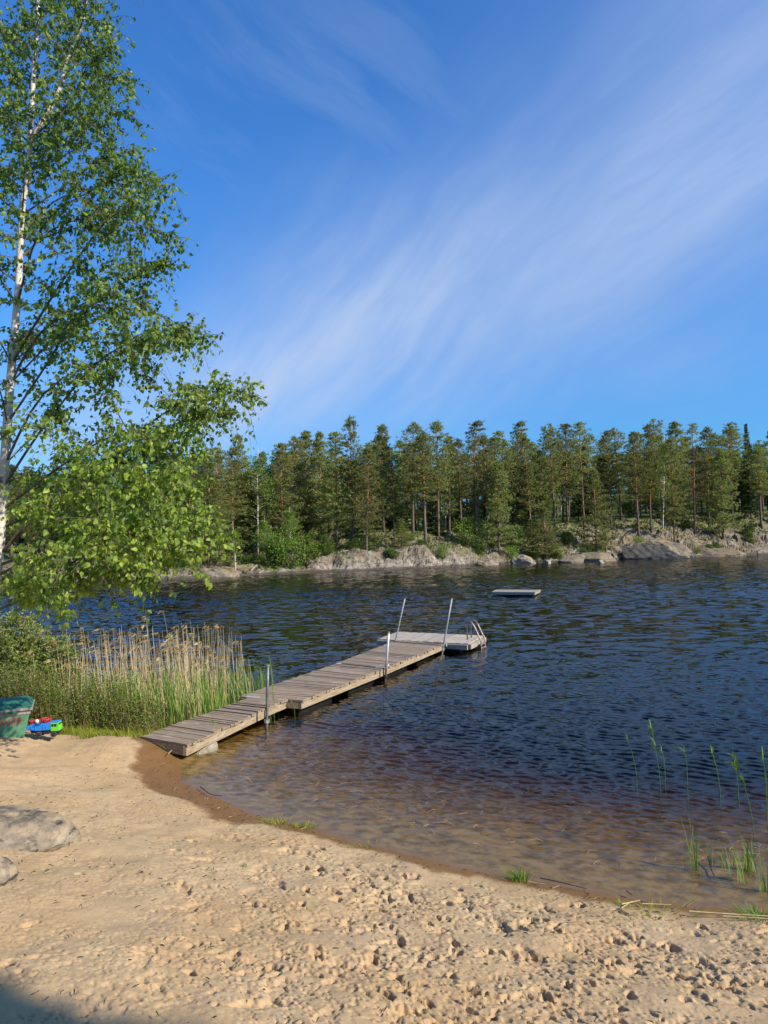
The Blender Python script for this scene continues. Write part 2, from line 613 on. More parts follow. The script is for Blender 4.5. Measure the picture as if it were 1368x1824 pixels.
# ------------------------------------------------------------------ the lake
def build_water():
    X, Y, R, Q = polar(3.6, [(1.0022, 1090), (1.0042, 262), (1.03, 14)], -60, 60, 1150)
    D = -shore_d(X, Y)
    Z = np.zeros_like(X)
    r2 = np.random.default_rng(21)
    N = 120
    lam = np.exp(r2.uniform(math.log(.055), math.log(.19), N))
    ang = np.radians(247) + r2.normal(0, .50, N)
    ph = r2.uniform(0, 6.28, N)
    step = np.maximum(R * 0.0022, R * math.radians(120 / 1150.0))
    step = np.where(R > 39.6, R * .0042, step); step = np.where(R > 118, R * .03, step)
    # waves lie down close to the beach and behind the reeds
    calm = sstep(0.0, 1.9, D) * 0.66 + 0.34 * sstep(0.02, .35, D)
    gust = 0.95 + 0.30 * fbm(X * .09, Y * .16, 3, 5)
    tot = np.zeros_like(X); keep = np.zeros_like(X)
    for l, a, p in zip(lam, ang, ph):
        k = 2 * np.pi / l
        s = 0.175 * math.sqrt(2.0 / N)
        att = sstep(2.6, 5.0, l / step)
        gate = calm if l > .3 else np.minimum(1, calm + .12)
        arg = k * (X * math.cos(a) + Y * math.sin(a)) + p + 0.9 * perlin(X * .55, Y * .55, 7)
        c = np.cos(arg)
        Z += (s / k) * att * gate * (c + 0.22 * np.cos(2 * arg))
        keep += att
    # longer waves out on the open lake
    r4 = np.random.default_rng(22); far_gate = sstep(13, 34, R); M_ = 60; keep_far = np.zeros_like(X)
    for l, a, p in zip(np.exp(r4.uniform(math.log(.26), math.log(1.1), M_)), np.radians(247) + r4.normal(0, .5, M_), r4.uniform(0, 6.28, M_)):
        k = 2 * np.pi / l
        att = sstep(2.2, 4.0, l / step) * far_gate
        arg = k * (X * math.cos(a) + Y * math.sin(a)) + p + 1.2 * perlin(X * .2, Y * .2, 12)
        Z += (.105 * math.sqrt(2.0 / M_) / k) * att * (np.cos(arg) + .2 * np.cos(2 * arg))
    Z *= gust
    far = 1 - keep / N
    me = np_mesh('water', np.stack([X, Y, Z], 1), [Q], True, {'far': far, 'calm': calm * gust})
    m, t, out = mat('lake_water')
    p = geopos(t)
    rot = t.mapping(p, rot=(0, 0, math.radians(-30)), scale=(1.0, 1.7, 1.0))
    r1 = t.n('ShaderNodeTexNoise'); t.l(rot, r1.inputs['Vector']); r1.inputs['Scale'].default_value = 6.5; r1.inputs['Detail'].default_value = 3
    r3 = t.n('ShaderNodeTexNoise'); t.l(rot, r3.inputs['Vector']); r3.inputs['Scale'].default_value = 2.0; r3.inputs['Detail'].default_value = 4
    v1 = t.vmath('SUBTRACT', r1.outputs[1], (.5, .5, .5)); v2 = t.vmath('SUBTRACT', r3.outputs[1], (.5, .5, .5))
    k1 = t.mapr(attr(t, 'calm'), 0, 1, .10, .26)
    k2 = t.math('MULTIPLY', attr(t, 'far'), .9)
    v = t.vmath('ADD', t.vmath('SCALE', v1, k1), t.vmath('SCALE', v2, k2))
    v = t.vmath('MULTIPLY', v, (1.0, 1.0, 0.0))
    g = t.n('ShaderNodeNewGeometry')
    nrm = t.vmath('NORMALIZE', t.vmath('ADD', g.outputs['Normal'], v))
    dp = t.n('ShaderNodeVectorMath', operation='DOT_PRODUCT')
    t.l(g.outputs['Incoming'], dp.inputs[0]); t.l(nrm, dp.inputs[1])
    ci = t.math('SUBTRACT', 1.0, t.math('ABSOLUTE', dp.outputs['Value']), clamp=True)
    fres = t.math('MULTIPLY_ADD', t.math('POWER', ci, 5.0), .98, .02)      # reflection of water, the same from both sides
    gl = t.n('ShaderNodeBsdfGlossy'); gl.inputs['Roughness'].default_value = 0.06
    t.l(nrm, gl.inputs['Normal'])
    tr = t.n('ShaderNodeBsdfTransparent')
    tr.inputs[0].default_value = (1, 1, 1, 1)
    mx = t.n('ShaderNodeMixShader')
    t.l(fres, mx.inputs[0]); t.l(tr.outputs[0], mx.inputs[1]); t.l(gl.outputs[0], mx.inputs[2])
    t.l(mx.outputs[0], out.inputs['Surface'])
    va = t.n('ShaderNodeVolumeAbsorption')
    va.inputs['Color'].default_value = (0.70, 0.61, 0.38, 1)
    va.inputs['Density'].default_value = 2.8
    t.l(va.outputs[0], out.inputs['Volume'])
    tag(link('water', me, m), kind='structure')


# ------------------------------------------------------------------ far shore
FS = np.array([(-160, 50), (-90, 50), (-45, 52)] + [tuple(at(x, y, 0)[:2]) for x, y in ((290, 1033), (420, 1026.5), (480, 1023), (560, 1020), (650, 1016.5), (760, 1012), (830, 1008), (960, 1003), (1100, 997.5), (1240, 992.5), (1368, 987))]
              + [(75, 96), (110, 100), (180, 100)])


def far_z(X, Y):
    ys = np.interp(X, FS[:, 0], FS[:, 1])
    s = Y - ys + 0.8 * fbm(X * .35, Y * .35, 3, 101)
    lx = np.array([-60, -20, -13, -9.5, -6.5, -3, 4, 8, 11, 17, 22, 30, 40, 52, 80])
    ledge = np.interp(X, lx, [.9, .8, .6, .5, 1.1, 1.6, 2.0, 1.9, 1.0, .9, 1.3, 1.4, 1.3, 1.2, 1.2])      # height of the rock edge
    floor_ = np.interp(X, lx, [2.2, 2.2, 1.9, 1.7, 2.8, 3.6, 3.8, 3.6, 3.3, 3.5, 4.4, 4.9, 5.5, 6.0, 6.0])  # forest floor 14 m in
    z = np.where(s < 0, s * .45, 0)
    z = z + ledge * sstep(-0.2, np.interp(X, [-20, -12, -4, 9, 14, 22], [4, 4, 2.2, 2.2, 4, 6.5]), s) + (floor_ - ledge) * sstep(1.2, np.interp(X, [0, 25, 40], [13, 13, 17]), s) + 2.2 * sstep(14, 60, s) + 6 * sstep(55, 120, s)
    near = sstep(-.5, 1.5, s)
    crag = (1 - np.abs(fbm(X * .23, Y * .4, 4, 111))) ** 2
    fine = fbm(X * .8, Y * 1.2, 4, 113)
    w, v = worley(X * .30 + .25 * perlin(X * .5, Y * .5, 9), Y * .42, 119)
    brk = np.abs(perlin(X * .55 + .6 * fine, Y * .9, 141))
    z = z - near * .35 * np.clip(1 - brk * 9, 0, 1) * (1 - sstep(6, 14, s))
    z = z + near * ((crag - .55) * .65 * (1 - sstep(8, 22, s)) + .10 * fine + (v - .5) * .8 * (1 - sstep(5, 16, s)))
    return z, s


def far_ground(x, y):
    return float(far_z(np.array([x]), np.array([y]))[0][0])


def build_far_shore():
    xs = np.concatenate([np.linspace(-160, -32, 90), np.arange(-31.7, 66, .20), np.linspace(67, 180, 70)])
    ss = np.concatenate([np.linspace(-4, 0, 10), np.arange(.18, 22, .20), np.geomspace(22.4, 420, 50)])
    ys = np.interp(xs, FS[:, 0], FS[:, 1])
    X = np.repeat(xs[:, None], len(ss), 1); Y = ys[:, None] + ss[None, :]
    X = X.ravel(); Y = Y.ravel()
    Z, s = far_z(X, Y)
    n = len(ss)
    i = np.arange(len(xs) - 1)[:, None] * n; j = np.arange(n - 1)[None, :]
    Q = np.stack([i + j, i + n + j, i + n + j + 1, i + j + 1], -1).reshape(-1, 4)
    veg = sstep(.3, 4.5, s + 3.5 * fbm(X * .22, Y * .3, 4, 131)) - .62 * sstep(16, 30, X) * (1 - sstep(7, 14, s)) - .4 * sstep(.55, .85, fbm(X * .15, Y * .25, 3, 133))
    veg = np.clip(veg, 0, 1)
    me = np_mesh('far_shore', np.stack([X, Y, Z], 1), [Q], False, {'veg': veg, 'inland': s})
    m, t, out = mat('rocky_shore')
    p = geopos(t)
    n1 = t.noise(p, .55, 5, .6); n2 = t.noise(p, 2.2, 5, .65); n3 = t.noise(t.mapping(p, scale=(1, 1, 4)), 1.1, 5, .65)
    rock = t.ramp(n2, [(.32, (.05, .040, .030)), (.43, (.17, .138, .104)), (.58, (.32, .265, .205)), (.76, (.47, .40, .325))])
    rock = t.mix(t.mapr(n3, .53, .62, 0, .75), rock, (.06, .052, .045))
    rock = t.mix(t.math('MULTIPLY', t.mapr(n1, .38, .54, 0, .70), t.mapr(attr(t, 'inland'), .4, 2.2)), rock, (.165, .118, .060))
    moss = t.ramp(n2, [(.32, (.035, .05, .012)), (.46, (.09, .125, .020)), (.60, (.14, .16, .028)), (.74, (.21, .165, .07))])
    geo = t.n('ShaderNodeNewGeometry')
    sp = t.n('ShaderNodeSeparateXYZ'); t.l(geo.outputs['Normal'], sp.inputs[0])
    flat = t.mapr(sp.outputs[2], .70, .93)
    vg = t.math('ADD', attr(t, 'veg'), t.math('MULTIPLY', t.math('SUBTRACT', n1, .5), 1.3))
    vg = t.math('MULTIPLY', t.mapr(vg, .35, .6), t.mapr(flat, 0, 1, .25, 1))
    c = t.mix(vg, rock, moss)
    zz = t.n('ShaderNodeSeparateXYZ'); t.l(p, zz.inputs[0])
    c = t.mix(t.mapr(zz.outputs[2], .30, .12, 0, .8), c, (.05, .042, .035))      # dark water line on the rock
    principled(t, out, c, .9, .2, t.math('ADD', n2, t.noise(p, 7, 4)), .9, .12)
    tag(link('far_shore', me, m), kind='structure')


build_beach()
build_ground()
build_water()
build_far_shore()


# ------------------------------------------------------------------ materials for things
def wood(name, c0, c1, c2, along):
    """weathered planks: grain runs along the world angle given"""
    m, t, out = mat(name)
    p = geopos(t)
    tint = attr(t, 'tint')
    pr = t.mapping(p, rot=(0, 0, -along))
    # shift the grain from board to board
    sh = t.n('ShaderNodeCombineXYZ'); t.l(t.math('MULTIPLY', tint, 37.0), sh.inputs[0]); t.l(t.math('MULTIPLY', tint, 11.0), sh.inputs[2])
    pr = t.vmath('ADD', pr, sh.outputs[0])
    g = t.noise(t.mapping(pr, scale=(2.2, 46, 46)), 1.0, 5, .65)
    g2 = t.noise(t.mapping(pr, scale=(5, 16, 16)), 1.0, 4, .6)
    c = t.ramp(g, [(.30, c0), (.50, c1), (.72, c2)])
    c = t.mix(t.mapr(tint, 0, 1, 0, .55, False), c, tuple(x * .62 for x in c1))
    c = t.mix(t.mapr(g2, .56, .74, 0, .75), c, (.47, .42, .35))
    c = t.mix(t.mapr(g2, .40, .27, 0, .6), c, (.10, .08, .055))
    principled(t, out, c, .85, .2, g, .6, .006)
    return m


A_PLANK = math.radians(-25)
M_DECK = wood('weathered_deck', (.15, .105, .068), (.29, .212, .14), (.42, .325, .225), A_PLANK)
M_DECKGREY = wood('grey_deck', (.27, .22, .165), (.42, .35, .27), (.53, .45, .35), math.radians(61))
M_BEAM = wood('beam_wood', (.17, .115, .06), (.36, .265, .155), (.50, .40, .27), math.radians(65))
M_BEAMGREY = wood('grey_beam', (.20, .17, .14), (.36, .31, .25), (.5, .44, .36), math.radians(-29))


def simple(name, c, rough=.6, spec=.4, metal=0., var=.25, scale=12, bump=.2, c2=None):
    m, t, out = mat(name)
    n = t.noise(objco(t), scale, 5, .6)
    c2 = c2 if c2 else tuple(x * (1 - var) for x in c)
    col = t.mix(t.mapr(n, .38, .64), c, c2)
    principled(t, out, col, rough, spec, n, bump, .004, metal)
    return m


M_FLOAT = simple('dark_float', (.02, .02, .02), .7)
M_GALV = simple('galvanised_steel', (.55, .57, .57), .45, .5, .75, .35, 30)
M_PLATE = simple('zinc_plate', (.50, .55, .55), .5, .5, .3, .3, 18)
M_RUSTTUBE = simple('rusty_rail', (.42, .33, .29), .5, .5, .5, .5, 9, .2, (.22, .11, .06))


def pole_mat():
    m, t, out = mat('pole_steel')
    sp = t.n('ShaderNodeSeparateXYZ'); t.l(objco(t), sp.inputs[0])
    n = t.noise(objco(t), 14, 4)
    f = t.mapr(t.math('ADD', sp.outputs[2], t.math('MULTIPLY', n, .5)), .72, .45)
    c = t.mix(f, (.55, .56, .54), (.14, .085, .05))
    principled(t, out, c, .5, .5, n, .2, .003, .35)
    return m


M_POLE = pole_mat()
M_POLECLEAN = simple('pole_zinc', (.33, .335, .325), .55, .4, .3, .4, 20)
M_BOXGREEN = simple('green_plastic', (.085, .235, .135), .5, .4, 0, .3, 7, .15, (.12, .28, .17))
M_LIDGREEN = simple('green_lid', (.035, .15, .09), .6, .3, 0, .3, 6, .1)
M_RIM = simple('worn_grey_plastic', (.36, .33, .28), .7, .3, 0, .35, 22, .2)
M_RED = simple('red_plastic', (.55, .05, .04), .4, .5, 0, .2, 8)
M_LETTER = simple('faded_red_paint', (.50, .10, .07), .8, .2, 0, .5, 60, .1, (.26, .20, .12))
M_BLUE = simple('blue_plastic', (.02, .24, .72), .35, .5, 0, .12, 6)
M_GREEN = simple('lime_plastic', (.16, .62, .05), .35, .5, 0, .12, 6)
M_BLACK = simple('black_plastic', (.025, .025, .028), .5, .4, 0, .3, 20)
M_TYRE = simple('grey_tyre', (.06, .058, .055), .8, .2, 0, .3, 20)
M_WHITE = simple('white_plastic', (.7, .68, .66), .5, .4, 0, .1, 8)
M_STRAW = simple('dry_straw', (.52, .40, .20), .7, .3, 0, .3, 9)
M_TWIG = simple('dark_twig', (.05, .035, .025), .8, .2, 0, .4, 9)


# ------------------------------------------------------------------ the jetty
def deck_quad(name, label, L0, R0, L1, R1, z, plank=.088, gap=.0042, deck_m=None, beam_m=None, over=.012, drop=0.0, floats=True, group=None, cat='jetty', beam_h=.105, seed=1):
    """boards laid crosswise between two edges, side and end beams under them, dark floats below"""
    r = random.Random(seed)
    L0, R0, L1, R1 = [np.array([p[0], p[1]]) for p in (L0, R0, L1, R1)]
    c = (L0 + R0) / 2
    root = empty(name, (c[0], c[1], 0))
    tag(root, label, cat, group)
    O = np.array([c[0], c[1], 0])
    n = max(3, int(round(np.linalg.norm((L1 + R1 - L0 - R0) / 2) / plank)))
    d = MB()
    for i in range(n):
        a, b = (i + gap / plank / 2) / n, (i + 1 - gap / plank / 2) / n
        p0 = L0 + (L1 - L0) * a; p1 = R0 + (R1 - R0) * a; q0 = L0 + (L1 - L0) * b; q1 = R0 + (R1 - R0) * b
        ax = (p1 - p0) / np.linalg.norm(p1 - p0)
        zz = z - drop * (1 - (a + b) / 2) + r.uniform(-.0035, .0035)
        e0, e1 = r.uniform(-.010, .020), r.uniform(-.010, .020)
        tilt = r.uniform(-.006, .006)
        P = []
        for (pt, e) in ((p0, -over - e0), (p1, over + e1), (q1, over + e1), (q0, -over - e0)):
            P.append(np.array([*(pt + ax * e), 0]) - O)
        V = [p + np.array([0, 0, zz - .028]) for p in P] + [p + np.array([0, 0, zz + (tilt if k < 2 else -tilt)]) for k, p in enumerate(P)]
        d.add(V, None, [[3, 2, 1, 0], [4, 5, 6, 7], [0, 1, 5, 4], [1, 2, 6, 5], [2, 3, 7, 6], [3, 0, 4, 7]], r.random() ** 1.6)
    d.build('deck', deck_m or M_DECK, root)

    def beam(nm, a, b, inset, th=.05):
        u = (b - a) / np.linalg.norm(b - a); v = np.array([-u[1], u[0]]) * inset
        a2, b2 = a + v, b + v
        m_ = MB()
        cc = (a2 + b2) / 2
        m_.box(np.array([cc[0], cc[1], z - drop / 2 - .0285 - beam_h / 2]) - O, (np.linalg.norm(b2 - a2) - .004, th, beam_h),
               np.array([[u[0], u[1], 0], [-u[1], u[0], 0], [0, 0, 1.]]), r.random() * .5, .004)
        m_.build(nm, beam_m or M_BEAM, root)
    beam('side_beam', R0, R1, .026)
    beam('side_beam', L0, L1, -.026)
    ux = (R0 - L0) / np.linalg.norm(R0 - L0)
    beam('end_beam', L0 + ux * .054, R0 - ux * .054, .030)
    beam('end_beam', L1 + ux * .054, R1 - ux * .054, -.030)
    if floats:
        for k, (a, b) in enumerate(((.06, .40), (.60, .94))):
            mid = (L0 + R0) / 2 * (1 - (a + b) / 2) + (L1 + R1) / 2 * ((a + b) / 2)
            ln = np.linalg.norm((L1 + R1 - L0 - R0) / 2) * (b - a)
            w = np.linalg.norm(R0 - L0) - .22
            u = (L1 + R1 - L0 - R0); u = u / np.linalg.norm(u)
            m_ = MB().box(np.array([mid[0], mid[1], z - .26]) - O, (ln, w, .24), np.array([[u[0], u[1], 0], [-u[1], u[0], 0], [0, 0, 1.]]), .5, .03)
            m_.build('float', M_FLOAT, root)
    return root, O


def P(x, y, z=.2):
    return at(x, y, z)


def plate(root, O, px, py, z, size, ang, name='bracket', m=None):
    MB().box(at(px, py, z) - O, size, rotz(ang), .5, .004).build(name, m or M_PLATE, root)


AX = math.radians(66)
g, gO = deck_quad('gangway', 'narrow brown plank gangway running from the sand out over the shallow water', P(252, 1312), P(332, 1326), P(411.5, 1255.5), P(470.5, 1262), .2, seed=3, floats=False, cat='gangway')
c_, cO = deck_quad('jetty_section', 'short narrow brown jetty piece between the gangway and the wide jetty', P(413.5, 1254.6), P(472.5, 1261), P(448, 1241.2), P(510, 1245.5), .203, seed=5, floats=False)
w1, w1O = deck_quad('jetty_section', 'wide brown jetty section nearer the beach, with a dark stepped front corner', P(428.5, 1239.8), P(536.8, 1246.8), P(600.3, 1181.8), P(682, 1191), .2, seed=7)
w2, w2O = deck_quad('jetty_section', 'wide brown jetty section farther out, meeting the grey swim platform', P(602, 1181), P(684.5, 1189.8), P(705.5, 1140.6), P(788.5, 1147.2), .2, seed=9)
tp, tO = deck_quad('swim_platform', 'grey plank platform across the far end of the jetty with a bathing ladder', P(672.8, 1138.6), P(707.6, 1125.7), P(833.8, 1146.8), P(862.9, 1132.6), .205, plank=.14, deck_m=M_DECKGREY, beam_m=M_BEAMGREY, seed=11)
# metal plates and clamps
plate(c_, cO, 510, 1251.5, .135, (.012, .16, .13), AX - math.pi / 2 + .05, 'corner_plate')
plate(c_, cO, 450, 1241.5, .210, (.22, .07, .006), AX - math.pi / 2, 'hinge_plate')
plate(w2, w2O, 690, 1190, .17, (.012, .16, .13), AX - math.pi / 2, 'corner_plate')
plate(w2, w2O, 678, 1188.6, .207, (.20, .06, .006), AX - math.pi / 2, 'hinge_plate')
plate(w2, w2O, 603, 1181.6, .207, (.10, .09, .006), AX - math.pi / 2, 'hinge_plate')
plate(tp, tO, 792, 1148.6, .17, (.10, .05, .07), math.radians(-29), 'corner_plate')
plate(g, gO, 478, 1266, .11, (.10, .09, .07), AX - math.pi / 2, 'clamp', simple('faded_red_steel', (.42, .17, .11), .7, .3, 0, .4, 20))


def pole(label, bx, by, tx, ty, r, m):
    b = at(bx, by, .17)
    Y = b[1]
    top = at_depth(tx, ty, Y)
    root = empty('mooring_pole', (b[0], b[1], 0))
    tag(root, label, 'pole', 'steel poles holding the jetty')
    d = (top - b) / np.linalg.norm(top - b)
    bed = b - d * 1.3
    O = np.array([b[0], b[1], 0])
    MB().tube(np.array([bed, b, (b + top) / 2, top]) - O, r, 10).build('tube', m, root, True)
    MB().tube(np.array([top - d * .008, top + d * .012]) - O, r * 1.18, 10).build('cap', M_POLECLEAN, root)
    MB().tube(np.array([b - d * .10, b - d * .055]) - O, r * 1.9, 8).build('collar', M_FLOAT if m is M_POLE else M_GALV, root)


pole('short dark steel pole standing beside the gangway, nearest the beach', 475.5, 1274, 477, 1185.5, .020, simple('dark_steel', (.20, .19, .17), .5, .5, .4, .4, 20))
pole('short pole half rusted, standing where the two wide jetty sections meet', 687.5, 1197, 692.5, 1126.5, .020, M_POLE)
pole('tall leaning steel pole at the left end of the swim platform joint', 704, 1142.5, 721.2, 1066, .018, M_POLECLEAN)
pole('tall leaning steel pole at the right corner where jetty meets platform', 790, 1150, 804.8, 1066, .020, M_POLECLEAN)

# ladder on the platform
e1 = (P(833.8, 1146.8) - P(672.8, 1138.6)); e1 /= np.linalg.norm(e1)
e2 = (P(862.9, 1132.6) - P(833.8, 1146.8)); e2 /= np.linalg.norm(e2)
lb1 = P(832.6, 1139.6) - tO; lb2 = P(839.6, 1136.2) - tO
out1 = np.linalg.norm(np.dot(P(833.8, 1146.8) - tO - lb1, e1)) + .07
c = lb1 + (lb2 - lb1) / 2 + e1 * (out1 - .01); c[2] = .11
lad = MB().box(c, (.02, np.linalg.norm(lb2 - lb1) + .06, .05), np.array([e1, e2, [0, 0, 1.]]), .5, .004).build('ladder', M_RUSTTUBE, tp)
for k in range(3):
    c = lb1 + (lb2 - lb1) / 2 + e1 * (out1 + .01); c[2] = .02 - .24 * k
    MB().box(c, (.05, np.linalg.norm(lb2 - lb1), .025), np.array([e1, e2, [0, 0, 1.]]), .5, .004).build('step', M_RUSTTUBE, lad)
for lb in (lb1, lb2):
    z = np.array([0, 0, 1.])
    o = lb.copy(); o[2] = .2
    pts = [o, o + z * .20, o + z * .34 + e1 * .005, o + z * .395 + e1 * .03, o + z * .41 + e1 * .075, o + z * .385 + e1 * .12, o + z * .30 + e1 * .18, o + z * .05 + e1 * (out1 - .03), o - z * .05 + e1 * out1, o - z * .75 + e1 * (out1 + .02)]
    MB().tube(np.array(pts), .0155, 8).build('handrail', M_RUSTTUBE, lad, True)

rf, rO = deck_quad('swim_raft', 'low grey plank bathing raft floating alone out on the lake', P(875.3, 1054.3, .19), P(952.6, 1055.0, .19), P(883.5, 1050.3, .19), P(962.6, 1050.5, .19), .19, plank=.15, deck_m=M_DECKGREY, beam_m=M_BEAMGREY, seed=13, cat='raft', beam_h=.09)


# ------------------------------------------------------------------ rocks
def rock_mesh(seed, size, power=.8, rough=.18, nu=56, nv=34, cuts=0, cutd=(.6, .95)):
    u = np.linspace(0, 2 * np.pi, nu, endpoint=False); v = np.linspace(-np.pi / 2, np.pi / 2, nv)
    U, Vv = np.meshgrid(u, v, indexing='ij')
    sp = lambda a: np.sign(a) * np.abs(a) ** power
    x = sp(np.cos(Vv)) * sp(np.cos(U)); y = sp(np.cos(Vv)) * sp(np.sin(U)); z = sp(np.sin(Vv))
    n = fbm(x * 1.1 + z * .7 + seed * 3.1, y * 1.1 - z * .9, 4, seed) * rough
    w, val = worley(x * 1.5 + z + 50 + seed, y * 1.5 - z * .8 + 50, seed + 5)
    k = 1 + n + (val - .5) * rough * .7
    Vx = np.stack([x * k, y * k, z * k], -1).reshape(-1, 3)
    pr = np.random.default_rng(seed + 900)
    for _ in range(cuts):                                  # broken planes
        nv_ = pr.normal(0, 1, 3) * np.array([1, 1, .8]); nv_ /= np.linalg.norm(nv_)
        dd = Vx @ nv_ - pr.uniform(*cutd)
        Vx = Vx - np.maximum(dd, 0)[:, None] * nv_ * .95
    fx = fbm(Vx[:, 0] * 5 + Vx[:, 2] * 3, Vx[:, 1] * 5 - Vx[:, 2] * 4, 3, seed + 3)
    Vx = Vx * (1 + fx * .02)[:, None] * np.array([size[0] / 2, size[1] / 2, size[2]])
    i = (np.arange(nu)[:, None] * nv); i2 = ((np.arange(nu)[:, None] + 1) % nu) * nv; j = np.arange(nv - 1)[None, :]
    Q = np.stack([i + j, i2 + j, i2 + j + 1, i + j + 1], -1).reshape(-1, 4)
    return np_mesh('rock', Vx, [Q], cuts < 9)


def rock_material(name, light, dark, lichen, scale):
    m, t, out = mat(name)
    p = objco(t)
    n1 = t.noise(p, scale, 6, .65); n2 = t.noise(p, scale * 5, 5, .65); n3 = t.noise(t.mapping(p, rot=(.5, .3, .4), scale=(1, 1, 4)), scale * 1.5, 5, .6)
    c = t.ramp(n1, [(.3, dark), (.5, tuple((a + b) / 2 for a, b in zip(light, dark))), (.66, light)])
    c = t.mix(t.mapr(n2, .52, .68, 0, .65), c, dark)
    c = t.mix(t.mapr(n3, .55, .63, 0, .8), c, tuple(x * .35 for x in dark))
    geo = t.n('ShaderNodeNewGeometry'); sp = t.n('ShaderNodeSeparateXYZ'); t.l(geo.outputs['Normal'], sp.inputs[0])
    f = t.math('MULTIPLY', t.mapr(sp.outputs[2], .25, .8), t.mapr(n1, .40, .56))
    c = t.mix(t.math('MULTIPLY', f, .6), c, lichen)
    principled(t, out, c, .88, .2, t.math('ADD', n1, n2), .7, .06 / scale)
    return m


M_NEARROCK = rock_material('lichen_boulder', (.33, .275, .20), (.075, .060, .043), (.40, .29, .165), 6.0)
M_FARROCK = rock_material('pale_granite', (.50, .43, .345), (.20, .165, .125), (.24, .16, .06), 1.1)
M_FARROCK2 = rock_material('brown_granite', (.36, .295, .225), (.12, .096, .072), (.22, .15, .052), 1.2)


def near_rock(px, py, size, label, seed, sink=0.0, zr=.15):
    z = .7
    for _ in range(6):
        p = at(px, py, z); z = ground_z(p[0], p[1])
    o = link('boulder', rock_mesh(seed, size, .85, .16, 120, 80, 7, (.80, 1.0)), M_NEARROCK)
    o.location = (p[0], p[1], z - sink); o.rotation_euler = (0, 0, zr)
    tag(o, label, 'boulder')


near_rock(2, 1490, (1.04, .62, .21), 'rounded grey lichen boulder half buried in sand, larger of the two', 4, .05, -.12)
near_rock(-34, 1572, (.36, .26, .15), 'small dark rock at the sand edge just below the larger boulder', 9, .02)
o = link('stone_block', rock_mesh(15, (.42, .26, .10), .45, .10), rock_material('concrete_slab', (.42, .38, .29), (.22, .19, .13), (.34, .31, .2), 9.))
q = at(357, 1331, .02); o.location = (q[0], q[1], .0); o.rotation_euler = (0, .04, math.radians(66))
tag(o, 'rough concrete slab wedged under the shore end of the gangway', 'stone')


# ------------------------------------------------------------------ toy box, truck and toys
def gz(px, py, z=.35):
    for _ in range(8):
        p = at(px, py, z); z = ground_z(p[0], p[1])
    return np.array([p[0], p[1], z])


def build_toy_box():
    o = gz(43, 1315)
    yaw = math.radians(24)
    root = empty('toy_box', o + np.array([0, 0, .012]), yaw)
    tag(root, 'green plastic chest with red lettering and grey rim at the grass edge', 'toy box')
    Wb, Wt, Db, Dt, H = .80, .88, .30, .40, .275

    def frustum(mb, x0, x1, X0, X1, y0, y1, Y0, Y1, z0, z1):
        V = [(x0, y0, z0), (x1, y0, z0), (x1, y1, z0), (x0, y1, z0), (X0, Y0, z1), (X1, Y0, z1), (X1, Y1, z1), (X0, Y1, z1)]
        mb.add(V, None, [[3, 2, 1, 0], [4, 5, 6, 7], [0, 1, 5, 4], [1, 2, 6, 5], [2, 3, 7, 6], [3, 0, 4, 7]])
    b = MB()
    frustum(b, -Wb, 0, -Wt + .02, .058, 0, Db, -.045, Dt - .045, 0, H)
    b.build('body', M_BOXGREEN, root)
    for x in (-.20, -.68):
        MB().box((x, .10, -.012), (.18, .18, .03), None, .5, .004).build('foot', M_BLACK, root)
    b = MB()
    frustum(b, -Wt + .012, .064, -Wt + .006, .074, -.053, Dt - .037, -.059, Dt - .03, H - .012, H + .035)
    b.build('collar', M_RIM, root)
    b = MB()
    frustum(b, -Wt - .01, .088, -Wt - .012, .092, -.082, Dt - .02, -.085, Dt - .018, H + .036, H + .062)
    b.build('lid_rim', M_RIM, root)
    lid = MB()
    frustum(lid, -Wt, .082, -Wt + .05, .02, -.072, Dt - .03, .10, Dt - .06, H + .063, H + .125)
    l = lid.build('lid', M_LIDGREEN, root)
    MB().box((-.135, -.083, H + .028), (.125, .030, .022), None, .5, .006).build('handle', M_LIDGREEN, l)
    # lettering
    cu = bpy.data.curves.new('lettering', 'FONT')
    cu.body = 'LEKSAKER'; cu.size = .118; cu.align_x = 'RIGHT'; cu.extrude = .0006; cu.offset = .0022; cu.space_character = 1.02
    to = bpy.data.objects.new('lettering_curve', cu); COL.objects.link(to)
    dg = bpy.context.evaluated_depsgraph_get()
    me = bpy.data.meshes.new_from_object(to.evaluated_get(dg))
    bpy.data.objects.remove(to); bpy.data.curves.remove(cu)
    t_ = link('lettering', me, M_LETTER, root)
    zc = .158
    t_.location = (-.012, -.045 * zc / H - .0035, zc)
    t_.rotation_euler = (math.radians(90) + math.atan(.045 / H), 0, 0)
    t_.scale = (.66, 1, 1)


